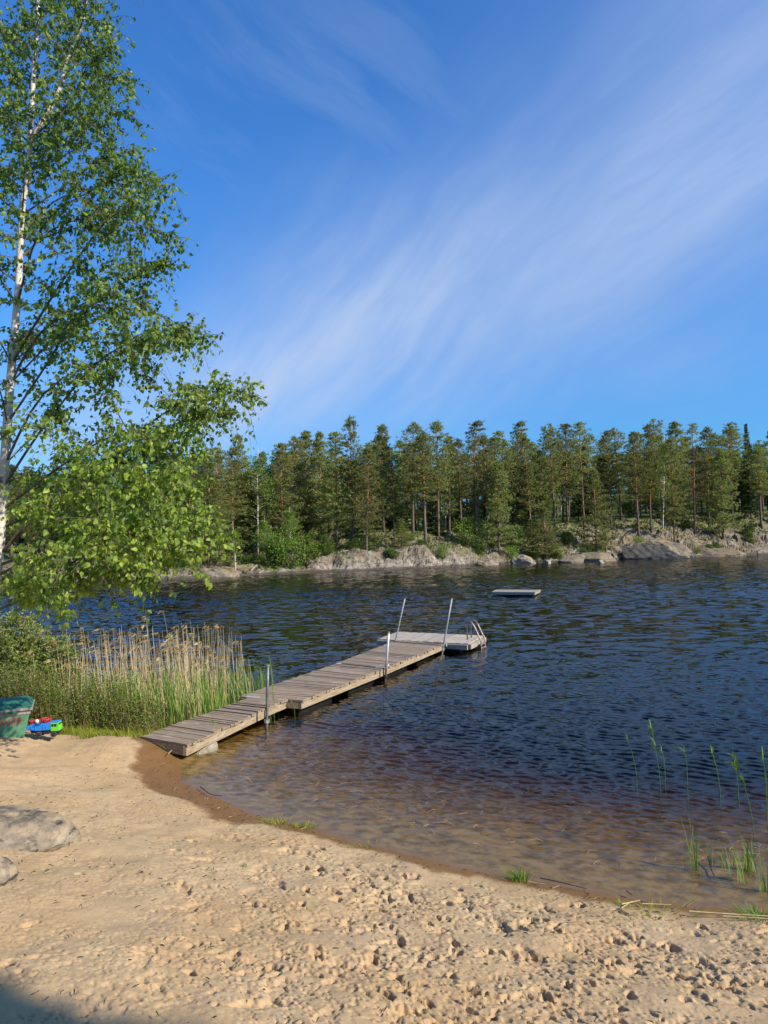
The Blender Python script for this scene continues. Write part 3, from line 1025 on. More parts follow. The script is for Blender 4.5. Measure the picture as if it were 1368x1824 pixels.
def build_truck():
    o = gz(48, 1314.5)
    root = empty('toy_truck', o + np.array([0, .03, .004]), math.radians(3))
    tag(root, 'blue and lime green plastic toy dump truck beside the green chest', 'toy truck')
    prof = [(.0, .098), (.022, .130), (.150, .134), (.165, .158), (.262, .160), (.252, .082), (.105, .078), (.060, .094), (.012, .086)]
    b = MB()
    for y0, y1 in ((-.060, -.052), (.052, .060)):
        V = [(x, y0, z) for x, z in prof] + [(x, y1, z) for x, z in prof]
        n = len(prof)
        Q = [[i, (i + 1) % n, n + (i + 1) % n, n + i] for i in range(n)]
        T = [[0, i + 1, i] for i in range(1, n - 1)] + [[n, n + i, n + i + 1] for i in range(1, n - 1)]
        b.add(V, T, Q)
    b.box((.13, 0, .088), (.24, .103, .010))
    b.box((.255, 0, .120), (.010, .103, .075))
    b.box((.008, 0, .105), (.008, .103, .035), rotz(0))
    for x in (.06, .105, .19, .225):
        b.box((x, -.0625, .112), (.006, .005, .036))
    b.build('dump_bed', M_BLUE, root)
    b = MB()
    V = [(.268, -.052, .068), (.356, -.052, .068), (.356, -.052, .118), (.345, -.052, .156), (.268, -.052, .160)]
    V += [(x, .052, z) for x, _, z in V]
    b.add(V, [[0, 1, 2], [0, 2, 3], [0, 3, 4], [5, 7, 6], [5, 8, 7], [5, 9, 8]], [[i, 5 + i, 5 + (i + 1) % 5, (i + 1) % 5] for i in range(5)])
    cab = b.build('cab', M_GREEN, root)
    MB().box((.290, -.0535, .132), (.022, .004, .026)).build('window', M_BLACK, cab)
    MB().box((.322, -.0535, .132), (.026, .004, .026)).build('window', M_BLACK, cab)
    MB().box((.352, 0, .136), (.004, .088, .030), np.array([[.96, 0, -.28], [0, 1, 0], [.28, 0, .96]])).build('windscreen', M_BLACK, cab)
    MB().box((.312, 0, .164), (.075, .09, .010), None, .5, .004).build('roof', M_BLUE, cab)
    b = MB()
    b.box((.20, 0, .056), (.30, .08, .022)); b.box((.215, -.043, .050), (.07, .02, .030), None, .5, .004); b.box((.345, 0, .058), (.025, .098, .016))
    b.build('chassis', M_BLACK, root)
    for x in (.138, .302):
        for s in (-1, 1):
            w = MB().tube([(x, s * .035, .034), (x, s * .040, .034), (x, s * .060, .034), (x, s * .064, .034)], [.026, .034, .034, .027], 20).build('wheel', M_TYRE, root, False)
            MB().tube([(x, s * .062, .034), (x, s * .067, .034)], .015, 12).build('rim', M_BLACK, w)
    # red sand sieve lying in the bed
    s = empty('sand_sieve', o + np.array([.205, .035, .164]), .3)
    tag(s, 'red plastic sand sieve lying on top of the toy truck', 'toy sieve')
    b = MB()
    an = np.linspace(0, 2 * np.pi, 25)
    b.tube(np.stack([np.cos(an) * .053, np.sin(an) * .053, an * 0 + .038], 1), .0055, 6, False)
    b.build('rim', M_RED, s, True)
    b = MB()
    for k in range(14):
        a = k * 2 * np.pi / 14
        b.tube([(math.cos(a) * .033, math.sin(a) * .033, .002), (math.cos(a) * .053, math.sin(a) * .053, .036)], .0042, 5)
    b.tube([(0, 0, .0), (0, 0, .006)], .036, 20)
    b.build('bowl', M_RED, s)
    # bucket and ball half hidden between chest and truck
    q = gz(51, 1311)
    k = empty('toy_bucket', q + np.array([-.02, .18, 0]))
    tag(k, 'dark red toy bucket half hidden between green chest and truck', 'bucket')
    b = MB(); b.tube([(0, 0, 0), (0, 0, .125)], [.045, .06], 20); b.build('shell', simple('dark_red', (.30, .03, .04), .5), k, True)
    b = MB(); b.tube([(0, 0, .122), (0, 0, .134)], [.064, .064], 20); b.build('rim', M_RED, k)
    w = link('toy_ball', rock_mesh(3, (.045, .045, .0225), 1.0, .0, 24, 14), M_WHITE)
    w.location = q + np.array([.035, .12, .135]); tag(w, 'little white ball resting at the back of the blue truck', 'ball')
    t3 = empty('toy_spade', q + np.array([.045, .10, .0]))
    tag(t3, 'pale toy spade standing between the green chest and the truck', 'toy spade')
    MB().tube([(0, 0, .02), (-.01, .03, .12)], .008, 8).build('shaft', M_WHITE, t3, True)
    MB().box((.006, -.006, .02), (.05, .008, .05), None, .5, .004).build('blade', M_WHITE, t3)


build_toy_box()
build_truck()


# ------------------------------------------------------------------ foliage materials
def leaf_mat(name, c0, c1, c2, transl=.35, rough=.42, spec=.45, objvar=.25):
    m, t, out = mat(name)
    tint = attr(t, 'tint')
    c = t.ramp(tint, [(0.0, c0), (.5, c1), (1.0, c2)])
    if objvar:
        oi = t.n('ShaderNodeObjectInfo')
        h = t.n('ShaderNodeHueSaturation')
        t.l(t.mapr(oi.outputs['Random'], 0, 1, .485, .512, False), h.inputs['Hue'])
        t.l(t.mapr(oi.outputs['Random'], 0, 1, 1 - objvar, 1 + objvar, False), h.inputs['Value'])
        t.l(c, h.inputs['Color']); c = h.outputs[0]
    p = t.n('ShaderNodeBsdfPrincipled')
    t.l(c, p.inputs['Base Color']); p.inputs['Roughness'].default_value = rough; p.inputs['Specular IOR Level'].default_value = spec
    tr = t.n('ShaderNodeBsdfTranslucent')
    tc = t.mix(1.0, c, (1.25, 1.35, .55), 'MULTIPLY')
    t.l(tc, tr.inputs[0])
    mx = t.n('ShaderNodeMixShader'); mx.inputs[0].default_value = transl
    t.l(p.outputs[0], mx.inputs[1]); t.l(tr.outputs[0], mx.inputs[2]); t.l(mx.outputs[0], out.inputs[0])
    return m


M_NEEDLE = leaf_mat('pine_needles', (.095, .128, .044), (.205, .226, .074), (.35, .32, .105), .38, .6, .25, .28)
M_SPRUCE = leaf_mat('spruce_needles', (.03, .06, .022), (.065, .10, .032), (.11, .14, .042), .15, .6, .25, .2)
M_FARLEAF = leaf_mat('bright_birch_leaves', (.09, .16, .022), (.18, .28, .038), (.28, .38, .065), .45, .5, .3, .22)
M_DULLLEAF = leaf_mat('shrub_leaves', (.04, .08, .014), (.085, .14, .022), (.14, .19, .035), .35, .5, .3, .22)
M_DEAD = leaf_mat('dead_twigs', (.12, .085, .055), (.17, .125, .085), (.22, .17, .12), .1, .8, .1, .1)
M_BIRCHLEAF = leaf_mat('birch_leaves', (.065, .125, .045), (.17, .26, .055), (.42, .50, .075), .50, .46, .35, 0)
M_UNDER = leaf_mat('undergrowth_leaves', (.035, .06, .012), (.085, .125, .020), (.15, .175, .035), .3, .6, .2, 0)


def pine_bark():
    m, t, out = mat('pine_bark')
    sp = t.n('ShaderNodeSeparateXYZ'); t.l(objco(t), sp.inputs[0])
    n = t.noise(t.mapping(objco(t), scale=(3, 3, .9)), 2.2, 5, .65)
    f = t.mapr(t.math('ADD', sp.outputs[2], t.math('MULTIPLY', n, 4.0)), 5.5, 10.5)
    c = t.mix(f, (.185, .138, .10), (.37, .18, .085))
    c = t.mix(t.mapr(n, .45, .62, 0, .7), c, (.07, .052, .042))
    principled(t, out, c, .9, .15, n, .6, .05)
    return m


M_PINEBARK = pine_bark()


def birch_bark(name, scale):
    m, t, out = mat(name)
    p = objco(t)
    n = t.noise(t.mapping(p, scale=(3.0, 3.0, 26.0)), scale, 4, .6); n2 = t.noise(p, 3.2 * scale, 4, .6)
    c = t.mix(t.mapr(n2, .35, .7), (.62, .56, .48), (.47, .38, .30))
    c = t.mix(t.mapr(n, .60, .66, 0, .9), c, (.045, .038, .033))
    c = t.mix(t.mapr(n2, .66, .72, 0, .9), c, (.05, .042, .036))
    principled(t, out, c, .7, .25, n, .4, .004)
    return m


M_BIRCHBARK = birch_bark('birch_bark', 1.0)
M_FARBIRCH = birch_bark('far_birch_bark', .35)
M_TWIGBARK = simple('twig_bark', (.13, .095, .07), .8, .2, 0, .45, 14)
M_REDBARK = simple('reddish_bark', (.30, .16, .09), .7, .25, 0, .4, 12)


# ------------------------------------------------------------------ far forest: a few kinds of tree, copied
def tuft_tris(r, C, U, n, l0, l1, w, spread=.75, lift=.25):
    """needle tufts: n narrow triangles round every centre C, pointing along U"""
    N = len(C)
    d = U[:, None, :] * 1.0 + r.normal(0, spread, (N, n, 3)); d[:, :, 2] += lift
    d /= np.linalg.norm(d, axis=2)[..., None]
    L = r.uniform(l0, l1, (N, n, 1))
    s = np.cross(d, r.normal(0, 1, (N, n, 3))); s /= np.linalg.norm(s, axis=2)[..., None]
    base = C[:, None, :] + r.normal(0, .05, (N, n, 3))
    P = np.stack([base - s * w / 2, base + s * w / 2, base + d * L], 2)
    a = np.clip(r.uniform(.0, 1, (N, 1)) * .7 + r.uniform(0, .45, (N, n)) - .05, 0, 1)
    return P.reshape(-1, 3, 3), a.reshape(-1)


def pine(seed, H=16.0, h0=.42, Lmax=2.3, top='cone', whorl=.42, br=4.6, tuft=8, dens=1.0, bend=.35, droop=.1):
    r = np.random.default_rng(seed)
    tr = MB(); cr = MB()
    zs = np.linspace(0, H, 14)
    bx = np.cumsum(r.normal(0, bend / 14, 14)) * np.linspace(0, 1, 14); by = np.cumsum(r.normal(0, bend / 14, 14)) * np.linspace(0, 1, 14)
    if top == 'crook':
        bx[-4:] += np.array([.1, .35, .7, 1.15])
    path = np.stack([bx, by, zs], 1); path[0, 2] = -.6
    rad = .165 * (1 - zs / H) ** .75 + .012
    rad[0] *= 1.35
    tr.tube(path, rad, 8)
    axis = lambda z: np.array([np.interp(z, zs, bx), np.interp(z, zs, by), z])
    # dead stubs under the crown
    for _ in range(16):
        z = r.uniform(.14, h0 + .05) * H; a = r.uniform(0, 6.28); L = r.uniform(.3, 1.1)
        p = axis(z); d = np.array([math.cos(a), math.sin(a), r.uniform(-.3, .1)])
        tr.tube([p, p + d * L * .5, p + d * L + np.array([0, 0, -.1 * L])], [.022, .014, .005], 4, False)
    z = h0 * H; C = []; U = []
    while z < H - .15:
        f = (z - h0 * H) / (H - h0 * H)
        if top == 'round':
            prof = (math.sin(min(1, f * 1.15 + .12) * math.pi * .5) ** .8) * (1 - max(0, f - .40) / .60 * .88)
        elif top == 'young':
            prof = 1.0 * (1 - f) ** .85 + .06
        else:
            prof = min(1, .55 + f * 2.0) * (1 - f) ** .72 + .06
        nb = max(2, int(round(r.normal(br, .9))))
        a0 = r.uniform(0, 6.28)
        for k in range(nb):
            if r.random() < .14: continue
            a = a0 + k * 6.283 / nb + r.normal(0, .3)
            L = Lmax * prof * r.uniform(.55, 1.2)
            up = -.18 - droop + .75 * f + r.normal(0, .1)
            p = axis(z + r.normal(0, .1))
            d = np.array([math.cos(a), math.sin(a), 0])
            ts = np.linspace(0, 1, 5)
            curve = p + d * (ts * L)[:, None] + np.array([0, 0, 1.]) * (L * (up * ts + .30 * ts ** 2))[:, None]
            tr.tube(curve, np.linspace(.012 + .016 * L, .008, 5), 4, False)
            npad = max(1, int(round(L * 1.25 * dens + r.uniform(-.45, .45))))
            lat = np.array([-d[1], d[0], 0])
            for pd in range(npad):
                tp = np.clip((pd + 1) / npad + r.normal(0, .06), .3, 1.04)
                pc = np.array([np.interp(min(tp, 1), ts, curve[:, i]) for i in range(3)]) + lat * r.normal(0, .16) * L + np.array([0, 0, .05])
                m = int(r.integers(4, 8))
                sp = .15 + .06 * L
                q = pc + r.normal(0, 1, (m, 3)) * np.array([sp, sp, .07])
                C.append(q); U.append((q - pc) * 1.6 + d * .35)
        z += whorl * r.uniform(.7, 1.35) * (1.0 if f < .8 else .65)
    tipc = axis(H) + np.array([0, 0, .1]) + r.normal(0, .12, (8, 3)); C.append(tipc); U.append(np.tile([0, 0, .9], (8, 1)))
    C = np.concatenate(C); U = np.concatenate(U)
    Pt, a = tuft_tris(r, C, U, tuft, .17, .38, .080, .70, .42)
    cr.tris(Pt, a)
    return tr.mesh('trunk', True), cr.mesh('crown')


def spruce(seed, H=16.0):
    r = np.random.default_rng(seed)
    tr = MB(); cr = MB()
    zs = np.linspace(0, H, 8); path = np.stack([zs * 0, zs * 0, zs], 1); path[0, 2] = -.6
    tr.tube(path, .17 * (1 - zs / H) + .012, 8)
    z = .10 * H; C = []; U = []
    while z < H - .1:
        f = (z / H - .10) / .9
        for k in range(7):
            a = r.uniform(0, 6.28); L = 2.1 * (1 - f) ** .9 * r.uniform(.7, 1.12) + .08
            d = np.array([math.cos(a), math.sin(a), 0]); lat = np.array([-d[1], d[0], 0])
            ts = np.linspace(0, 1, 4)
            curve = np.array([0, 0, z]) + d * (ts * L)[:, None] + np.array([0, 0, 1.]) * (L * (-.35 * ts + .22 * ts ** 2))[:, None]
            tr.tube(curve, np.linspace(.02, .006, 4), 3, False)
            m = max(3, int(L * 6))
            tt = r.uniform(.1, 1, m)
            q = np.stack([np.interp(tt, ts, curve[:, i]) for i in range(3)], 1) + lat * (r.normal(0, .16, m) * L * (1.1 - tt))[:, None]
            C.append(q); U.append(np.tile(d * .7 + np.array([0, 0, -.45]), (m, 1)))
        z += .30 * r.uniform(.8, 1.2)
    Pt, a = tuft_tris(r, np.concatenate(C), np.concatenate(U), 8, .18, .36, .08, .55, -.05)
    cr.tris(Pt, a)
    return tr.mesh('trunk', True), cr.mesh('crown')


def leafy(seed, H=12.0, h0=.3, wide=2.2, clumps=120, leaves=26, size=.17, stems=1, spreadz=.5, trunk_r=.10, lean=.4):
    """broad-leaved tree or bush: forked stems and leaf clumps at the branch ends"""
    r = np.random.default_rng(seed)
    tr = MB(); cr = MB(); C = []
    for s in range(stems):
        a = r.uniform(0, 6.28); off = np.array([math.cos(a), math.sin(a), 0]) * (0 if stems == 1 else wide * .18)
        top = off * 2.6 + np.array([r.normal(0, lean), r.normal(0, lean), H * r.uniform(.86, 1.0)])
        ts = np.linspace(0, 1, 8)
        path = off * ts[:, None] ** 0 * .5 + (top - off) * ts[:, None] + r.normal(0, .05, (8, 3)) * ts[:, None]
        path[0, 2] = -.4
        tr.tube(path, trunk_r * (1 - ts) ** .8 + .012, 7)
        for k in range(clumps // stems):
            f = r.uniform(0, 1) ** .85
            z0 = h0 + (1 - h0) * f
            p = np.array([np.interp(max(0.05, z0 - .10), ts, path[:, i]) for i in range(3)])
            prof = math.sin(min(1, f * .9 + .22) * math.pi) ** .6 if f < .95 else .35
            a = r.uniform(0, 6.28); L = wide * prof * r.uniform(.25, 1.0)
            e = p + np.array([math.cos(a) * L, math.sin(a) * L, L * spreadz * r.uniform(.2, 1.2)])
            mid = (p + e) / 2 + np.array([0, 0, .12 * L])
            tr.tube([p, mid, e], [.012 + .012 * L, .012, .005], 4, False)
            C.append(e); C.append(e * .6 + mid * .4)
    C = np.array(C)
    N = len(C)
    cc = (C[:, None, :] + r.normal(0, 1, (N, leaves // 2, 3)) * np.array([.30, .30, .24]) * (wide / 2.2) ** .5).reshape(-1, 3)
    d = r.normal(0, 1, (len(cc), 3)); d /= np.linalg.norm(d, axis=1)[:, None]
    s = np.cross(d, r.normal(0, 1, (len(cc), 3))); s /= np.linalg.norm(s, axis=1)[:, None]
    L = size * r.uniform(.6, 1.25, (len(cc), 1))
    Pt = np.stack([cc - s * L * .42, cc + s * L * .42, cc + d * L], 1)
    cl = np.repeat(r.uniform(0, 1, N), leaves // 2)
    cr.tris(Pt, np.clip(cl * .55 + r.uniform(0, .5, len(cc)), 0, 1))
    return tr.mesh('trunk', True), cr.mesh('crown')


KINDS = {}
def kind(k, meshes, bark, leaf, H, name, look):
    meshes[0].materials.append(bark); meshes[1].materials.append(leaf)
    KINDS.setdefault(k, []).append((meshes, H, name, look))


for sd_ in (1, 2, 3, 4):
    kind('A', pine(sd_, 16, (.30, .42, .24, .36)[sd_ - 1], (2.6, 2.3, 2.9, 2.2)[sd_ - 1], dens=1.15), M_PINEBARK, M_NEEDLE, 16, 'pine_tree', 'tall narrow pine with orange-brown trunk')
for sd_ in (11, 12, 13):
    kind('B', pine(sd_, 16, .42, 2.7, 'round', .46, 4.4, dens=1.1), M_PINEBARK, M_NEEDLE, 16, 'pine_tree', 'bare-trunked pine with rounded high crown')
for sd_ in (21, 22):
    kind('C', pine(sd_, 12, .12, 2.5, 'young', .38, 5.2), M_PINEBARK, M_NEEDLE, 12, 'pine_tree', 'younger pine branched nearly to the ground')
for sd_ in (31, 32):
    kind('D', pine(sd_, 16, .24, 1.95, 'cone', .38, 4.8, 9, 1.1), M_PINEBARK, M_NEEDLE, 16, 'pine_tree', 'slim pointed dark pine')
kind('K', pine(41, 16, .36, 2.8, 'crook', .46, 4.2), M_PINEBARK, M_NEEDLE, 16, 'pine_tree', 'tall ragged pine with a bent top')
kind('X', pine(51, 14, .45, 1.9, 'round', .5, 4.0, 3, .7), M_PINEBARK, M_DEAD, 14, 'dead_pine', 'brown dying pine with thin crown')
kind('S', spruce(61), M_PINEBARK, M_SPRUCE, 16, 'spruce_tree', 'dark pointed spruce')
for sd_ in (71, 72):
    kind('L', leafy(sd_, 14, .42, 2.1, 130, 26, .17), M_FARBIRCH, M_FARLEAF, 14, 'birch_tree', 'bright green birch among the pines')
kind('Y', leafy(75, 7, .45, 1.2, 60, 18, .15, 1, .5, .06, .3), M_FARBIRCH, M_FARLEAF, 7, 'birch_tree', 'small pale-trunked birch')
for sd_ in (81, 82, 83):
    kind('G', leafy(sd_, 3.2, .12, 1.4, 60, 20, .15, 5, .55, .03, .6), M_TWIGBARK, M_FARLEAF, 3.2, 'bush', 'bright green bush')
for sd_ in (85, 86):
    kind('H', leafy(sd_, 2.0, .10, 1.2, 70, 22, .15, 4, .3, .025, .4), M_TWIGBARK, M_DULLLEAF, 2.0, 'bush', 'dull green bush')

tr_rng = np.random.default_rng(99)
USED = {}


def plant(k, px, s, ytop=None, H=None, label=None, group=None, cat=None, lean=None, wscale=None):
    """stands a tree of kind k on the far shore: column px, s metres behind the waterline"""
    X = 0.0; Y = 80.0
    for _ in range(12):
        Y = float(np.interp(X, FS[:, 0], FS[:, 1])) + s
        X = at_depth(px, 960, Y)[0]
    z = far_ground(X, Y)
    variants = KINDS[k]
    (tm, cm), H0, name, look = variants[int(tr_rng.integers(len(variants)))]
    if ytop is not None:
        H = at_depth(px, ytop, Y)[2] - z
    H = float(np.clip(H, 1.0, 27))
    sc = H / H0
    w = (sc ** .75 if sc > 1 else sc ** .6) * (tr_rng.uniform(.85, 1.15) if wscale is None else wscale)
    root = empty(name, (X, Y, z), tr_rng.uniform(0, 6.28))
    root.scale = (w, w, sc)
    ln = tr_rng.normal(0, .018, 2) if lean is None else lean
    root.rotation_euler[0] = ln[0]; root.rotation_euler[1] = ln[1]
    trunk = bpy.data.objects.new('trunk', tm); crown = bpy.data.objects.new('crown', cm)
    for o in (trunk, crown):
        COL.objects.link(o); o.parent = root
    tag(root, label or look, cat or name.split('_')[-1] if 'pine' not in name else 'pine tree', group)
    return root, look


ORD = ['first', 'second', 'third', 'fourth', 'fifth', 'sixth', 'seventh', 'eighth', 'ninth', 'tenth']
LANDMARKS = [(370, 'the low left rock'), (530, 'the bright shore bushes'), (735, 'the pale split boulder'), (880, 'the low shore gap'), (1060, 'the round shore stone'), (1180, 'the smooth domed rock'), (1310, 'the wide rock slab')]


def front_forest():
    L = [(285, 'A', 815, 9), (312, 'B', 822, 12), (338, 'A', 826, 6), (362, 'B', 812, 9), (391, 'A', 806, 6), (414, 'A', 799, 9), (433, 'D', 791, 14), (459, 'L', 800, 9), (482, 'L', 806, 15),
         (505, 'A', 789, 8), (527, 'B', 773, 10), (549, 'D', 780, 15), (573, 'D', 767, 14), (600, 'A', 771, 6), (629, 'A', 759, 5), (652, 'A', 800, 3.5), (684, 'D', 752, 13), (703, 'A', 795, 6),
         (717, 'L', 779, 20), (736, 'B', 766, 10), (758, 'A', 769, 3.2), (781, 'A', 765, 8), (801, 'D', 776, 13), (823, 'A', 790, 8), (849, 'K', 757, 12), (869, 'A', 792, 4), (888, 'C', 815, 2.6),
         (906, 'A', 782, 9), (927, 'K', 748, 12), (948, 'A', 778, 6), (967, 'A', 800, 10), (989, 'B', 752, 8), (1012, 'A', 766, 12), (1042, 'B', 749, 7), (1062, 'C', 838, 3.2), (1090, 'A', 769, 9),
         (1108, 'B', 766, 13), (1138, 'A', 778, 6.5), (1160, 'A', 772, 9), (1174, 'B', 747, 22), (1181, 'L', 772, 9), (1201, 'A', 796, 5), (1216, 'D', 753, 14), (1238, 'X', 800, 8), (1239, 'B', 750, 16),
         (1264, 'A', 772, 9), (1288, 'C', 800, 6), (1306, 'B', 752, 11), (1321, 'L', 766, 22), (1340, 'S', 746, 11), (1357, 'A', 790, 9), (1385, 'A', 760, 10), (1420, 'B', 750, 12), (1450, 'A', 770, 9)]
    near = {}
    for i, (x, k, y, s) in enumerate(L):
        lm = min(LANDMARKS, key=lambda q: abs(q[0] - x))
        near.setdefault((lm, x >= lm[0]), []).append((abs(lm[0] - x), i))
    for (lm, right), v in near.items():
        v.sort()
        for n, (_, i) in enumerate(v):
            x, k, y, s = L[i]
            r_, look = plant(k, x, s, y + tr_rng.uniform(-16, 11), wscale=tr_rng.uniform(.78, 1.22), group='trees in the front rows of the far forest')
            r_['label'] = f"{look}, {ORD[n]} front tree {'right' if right else 'left'} of {lm[1]}"
    # low young trees and saplings right on the rocks
    plant('C', 972, 1.6, 905, label='small young pine on the shore rock right of the raft', cat='pine tree')
    plant('C', 949, 2.2, 925, label='smallest young pine by the water behind the raft', cat='pine tree')
    plant('C', 716, 3.2, 925, label='low young pine above the pale split boulder', cat='pine tree')
    plant('Y', 419, 1.2, 935, label='small white-trunked birch standing on the left shore rock', cat='birch')
    plant('L', 516, 3.0, 895, wscale=1.05, label='leafy young birch rising above the bright shore bushes', cat='birch')
    plant('L', 476, 3.5, 905, wscale=.95, label='fresh green young birch left of the bright shore bushes', cat='birch')
    plant('C', 375, 1.8, 845, label='pine with stout grey trunk on the low left shore rock', cat='pine tree')


def back_forest():
    xs = tr_rng.permutation(np.linspace(-40, 1700, 176))
    prof_x = [0, 300, 370, 430, 490, 530, 575, 630, 685, 735, 790, 830, 860, 925, 990, 1045, 1100, 1175, 1240, 1340, 1500, 1800]
    prof_y = [830, 818, 806, 800, 800, 782, 778, 772, 768, 776, 774, 790, 770, 764, 762, 762, 774, 762, 762, 758, 760, 770]
    for x in xs:
        s = float(tr_rng.uniform(13, 52))
        k = tr_rng.choice(['A', 'B', 'D', 'A', 'B', 'S', 'K', 'L', 'D'], p=[.22, .2, .16, .1, .1, .09, .04, .04, .05])
        y = float(np.interp(x, prof_x, prof_y)) + tr_rng.uniform(4, 64)
        n = {'S': 'dark spruce', 'L': 'green birch'}.get(k, 'pine')
        side = 'left' if x < 560 else 'middle' if x < 1000 else 'right'
        plant(k, x, s, y, wscale=tr_rng.uniform(1.0, 1.3), label=f'{n} deep in the far forest, behind the front trees, {side} part', group=f'{n} trees deep in the forest, {side} part')


def understory():
    for x in tr_rng.permutation(np.linspace(20, 1600, 104)):
        s = float(tr_rng.uniform(9, 46)); k = tr_rng.choice(['C', 'S', 'H', 'L', 'D'], p=[.42, .26, .08, .12, .12])
        side = 'left' if x < 560 else 'middle' if x < 1000 else 'right'
        H = {'C': tr_rng.uniform(4.5, 8.5), 'S': tr_rng.uniform(4, 9), 'H': 2.5, 'L': tr_rng.uniform(4, 7.5), 'D': tr_rng.uniform(7, 10)}[k]
        n = {'C': 'young pine', 'S': 'young spruce', 'H': 'shrub', 'L': 'young birch', 'D': 'half-grown pine'}[k]
        plant(k, x, s, H=H, wscale=1.25, label=f'{n} filling the shade between the forest trunks, {side} part', group=f'{n} growth between the trunks, {side} part', cat='bush' if k == 'H' else None)


def bushes():
    L = [(497, 2.2, 938, 'G', 'tallest bright green bush at the water left of the boulders'), (522, 1.2, 950, 'G', 'bright green bush overhanging the water below the leafy young birch'),
         (546, 2.0, 940, 'G', 'right one of the three bright shore bushes'), (482, 2.6, 968, 'H', 'dull green bush left of the bright shore bushes'),
         (578, 4.5, 955, 'H', 'dull bush on the rock right of the bright shore bushes'), (752, 2.2, 985, 'H', 'little bush in the cleft of the pale split boulder'),
         (830, 4.0, 915, 'G', 'tall leafy bush right of the split boulder'), (873, 5.0, 930, 'G', 'leafy bush in the low gap behind the raft'), (855, 2.4, 970, 'H', 'dull bush by the water in the low gap'),
         (988, 2.2, 962, 'G', 'small fresh bush on the shore right of the raft'), (1012, 5, 945, 'H', 'dull bush behind the shore right of the raft'), (1258, 3.4, 968, 'H', 'low bush on the slab right of the domed rock'),
         (915, 6, 935, 'H', 'dark bush under the pines straight behind the raft'), (1130, 9, 940, 'H', 'flat green bush on the ground left of the domed rock'), (640, 6, 960, 'H', 'flat bush under the pines left of the split boulder'),
         (1330, 6, 930, 'H', 'green bush above the wide rock slab'), (1225, 9, 925, 'H', 'green bush above the domed rock'), (440, 5, 985, 'H', 'flat green bush behind the white-trunked birch')]
    for x, s, y, k, lab in L:
        plant(k, x, s, y, label=lab, cat='bush', group='bushes along the far shore')


def shore_bushes():
    for x in np.linspace(330, 1375, 26) + tr_rng.uniform(-16, 16, 26):
        plant(tr_rng.choice(['H', 'G', 'H']), x, float(tr_rng.uniform(.9, 4.5)), H=float(tr_rng.uniform(.7, 1.7)), wscale=tr_rng.uniform(.7, 1.1), label='small green bush growing among the rocks of the far waterline', group='small bushes among the shore rocks', cat='bush')


def far_boulders():
    L = [(703, 1012, 96, 44, 1, .55, 'biggest pale boulder on the far shore with a sheer right face'), (776, 1009, 62, 34, 1, .6, 'pale boulder just right of the biggest one'),
         (812, 1007, 42, 36, 1, .5, 'upright pale boulder at the right end of the boulder group'), (606, 1016, 92, 24, 2, .6, 'long brown rock left of the biggest pale boulder'),
         (565, 1017, 44, 22, 2, .7, 'brown rock beside the bright green shore bushes'), (1178, 996, 124, 34, 2, .9, 'smooth domed grey rock rising from the water at the right'),
         (1070, 1000, 78, 17, 2, .7, 'brownish rock left of the domed rock'), (1290, 991, 90, 14, 2, .7, 'flat brown slab right of the domed rock'), (1352, 987, 60, 14, 2, .7, 'slab at the right edge of the far shore'),
         (362, 1029, 108, 20, 2, .8, 'low bare rock sloping into the water at the left'), (938, 1004, 46, 13, 1, .7, 'low pale ledge behind the raft'), (868, 1007, 52, 9, 2, .7, 'flat low ledge in the shore gap'),
         (1072, 1003, 13, 7, 1, .9, 'small round pale stone at the waterline'), (975, 1004, 17, 7, 1, .9, 'small round stone below the young pine'), (455, 1024, 36, 8, 2, .8, 'thin flat rock at the foot of the white-trunked birch'),
         (1020, 1002, 50, 16, 2, .7, 'rough brown rock right of the raft')]
    for i, (x, y, w, h, mk, pw, lab) in enumerate(L):
        p = at(x, y, 0)
        k = p[1] / F_PX
        W_, H_ = w * k, h * k
        o = link('boulder', rock_mesh(200 + i, (W_, max(W_ * .55, 1.2), H_), pw, .22, 72, 44, 9, (.62, .98)), M_FARROCK if mk == 1 else M_FARROCK2)
        o.location = (p[0], p[1] + W_ * .26, -.05 * H_)
        o.rotation_euler = (0, 0, math.radians(-18) + .1 * math.sin(i * 3))
        tag(o, lab, 'boulder', 'boulders along the far shore')


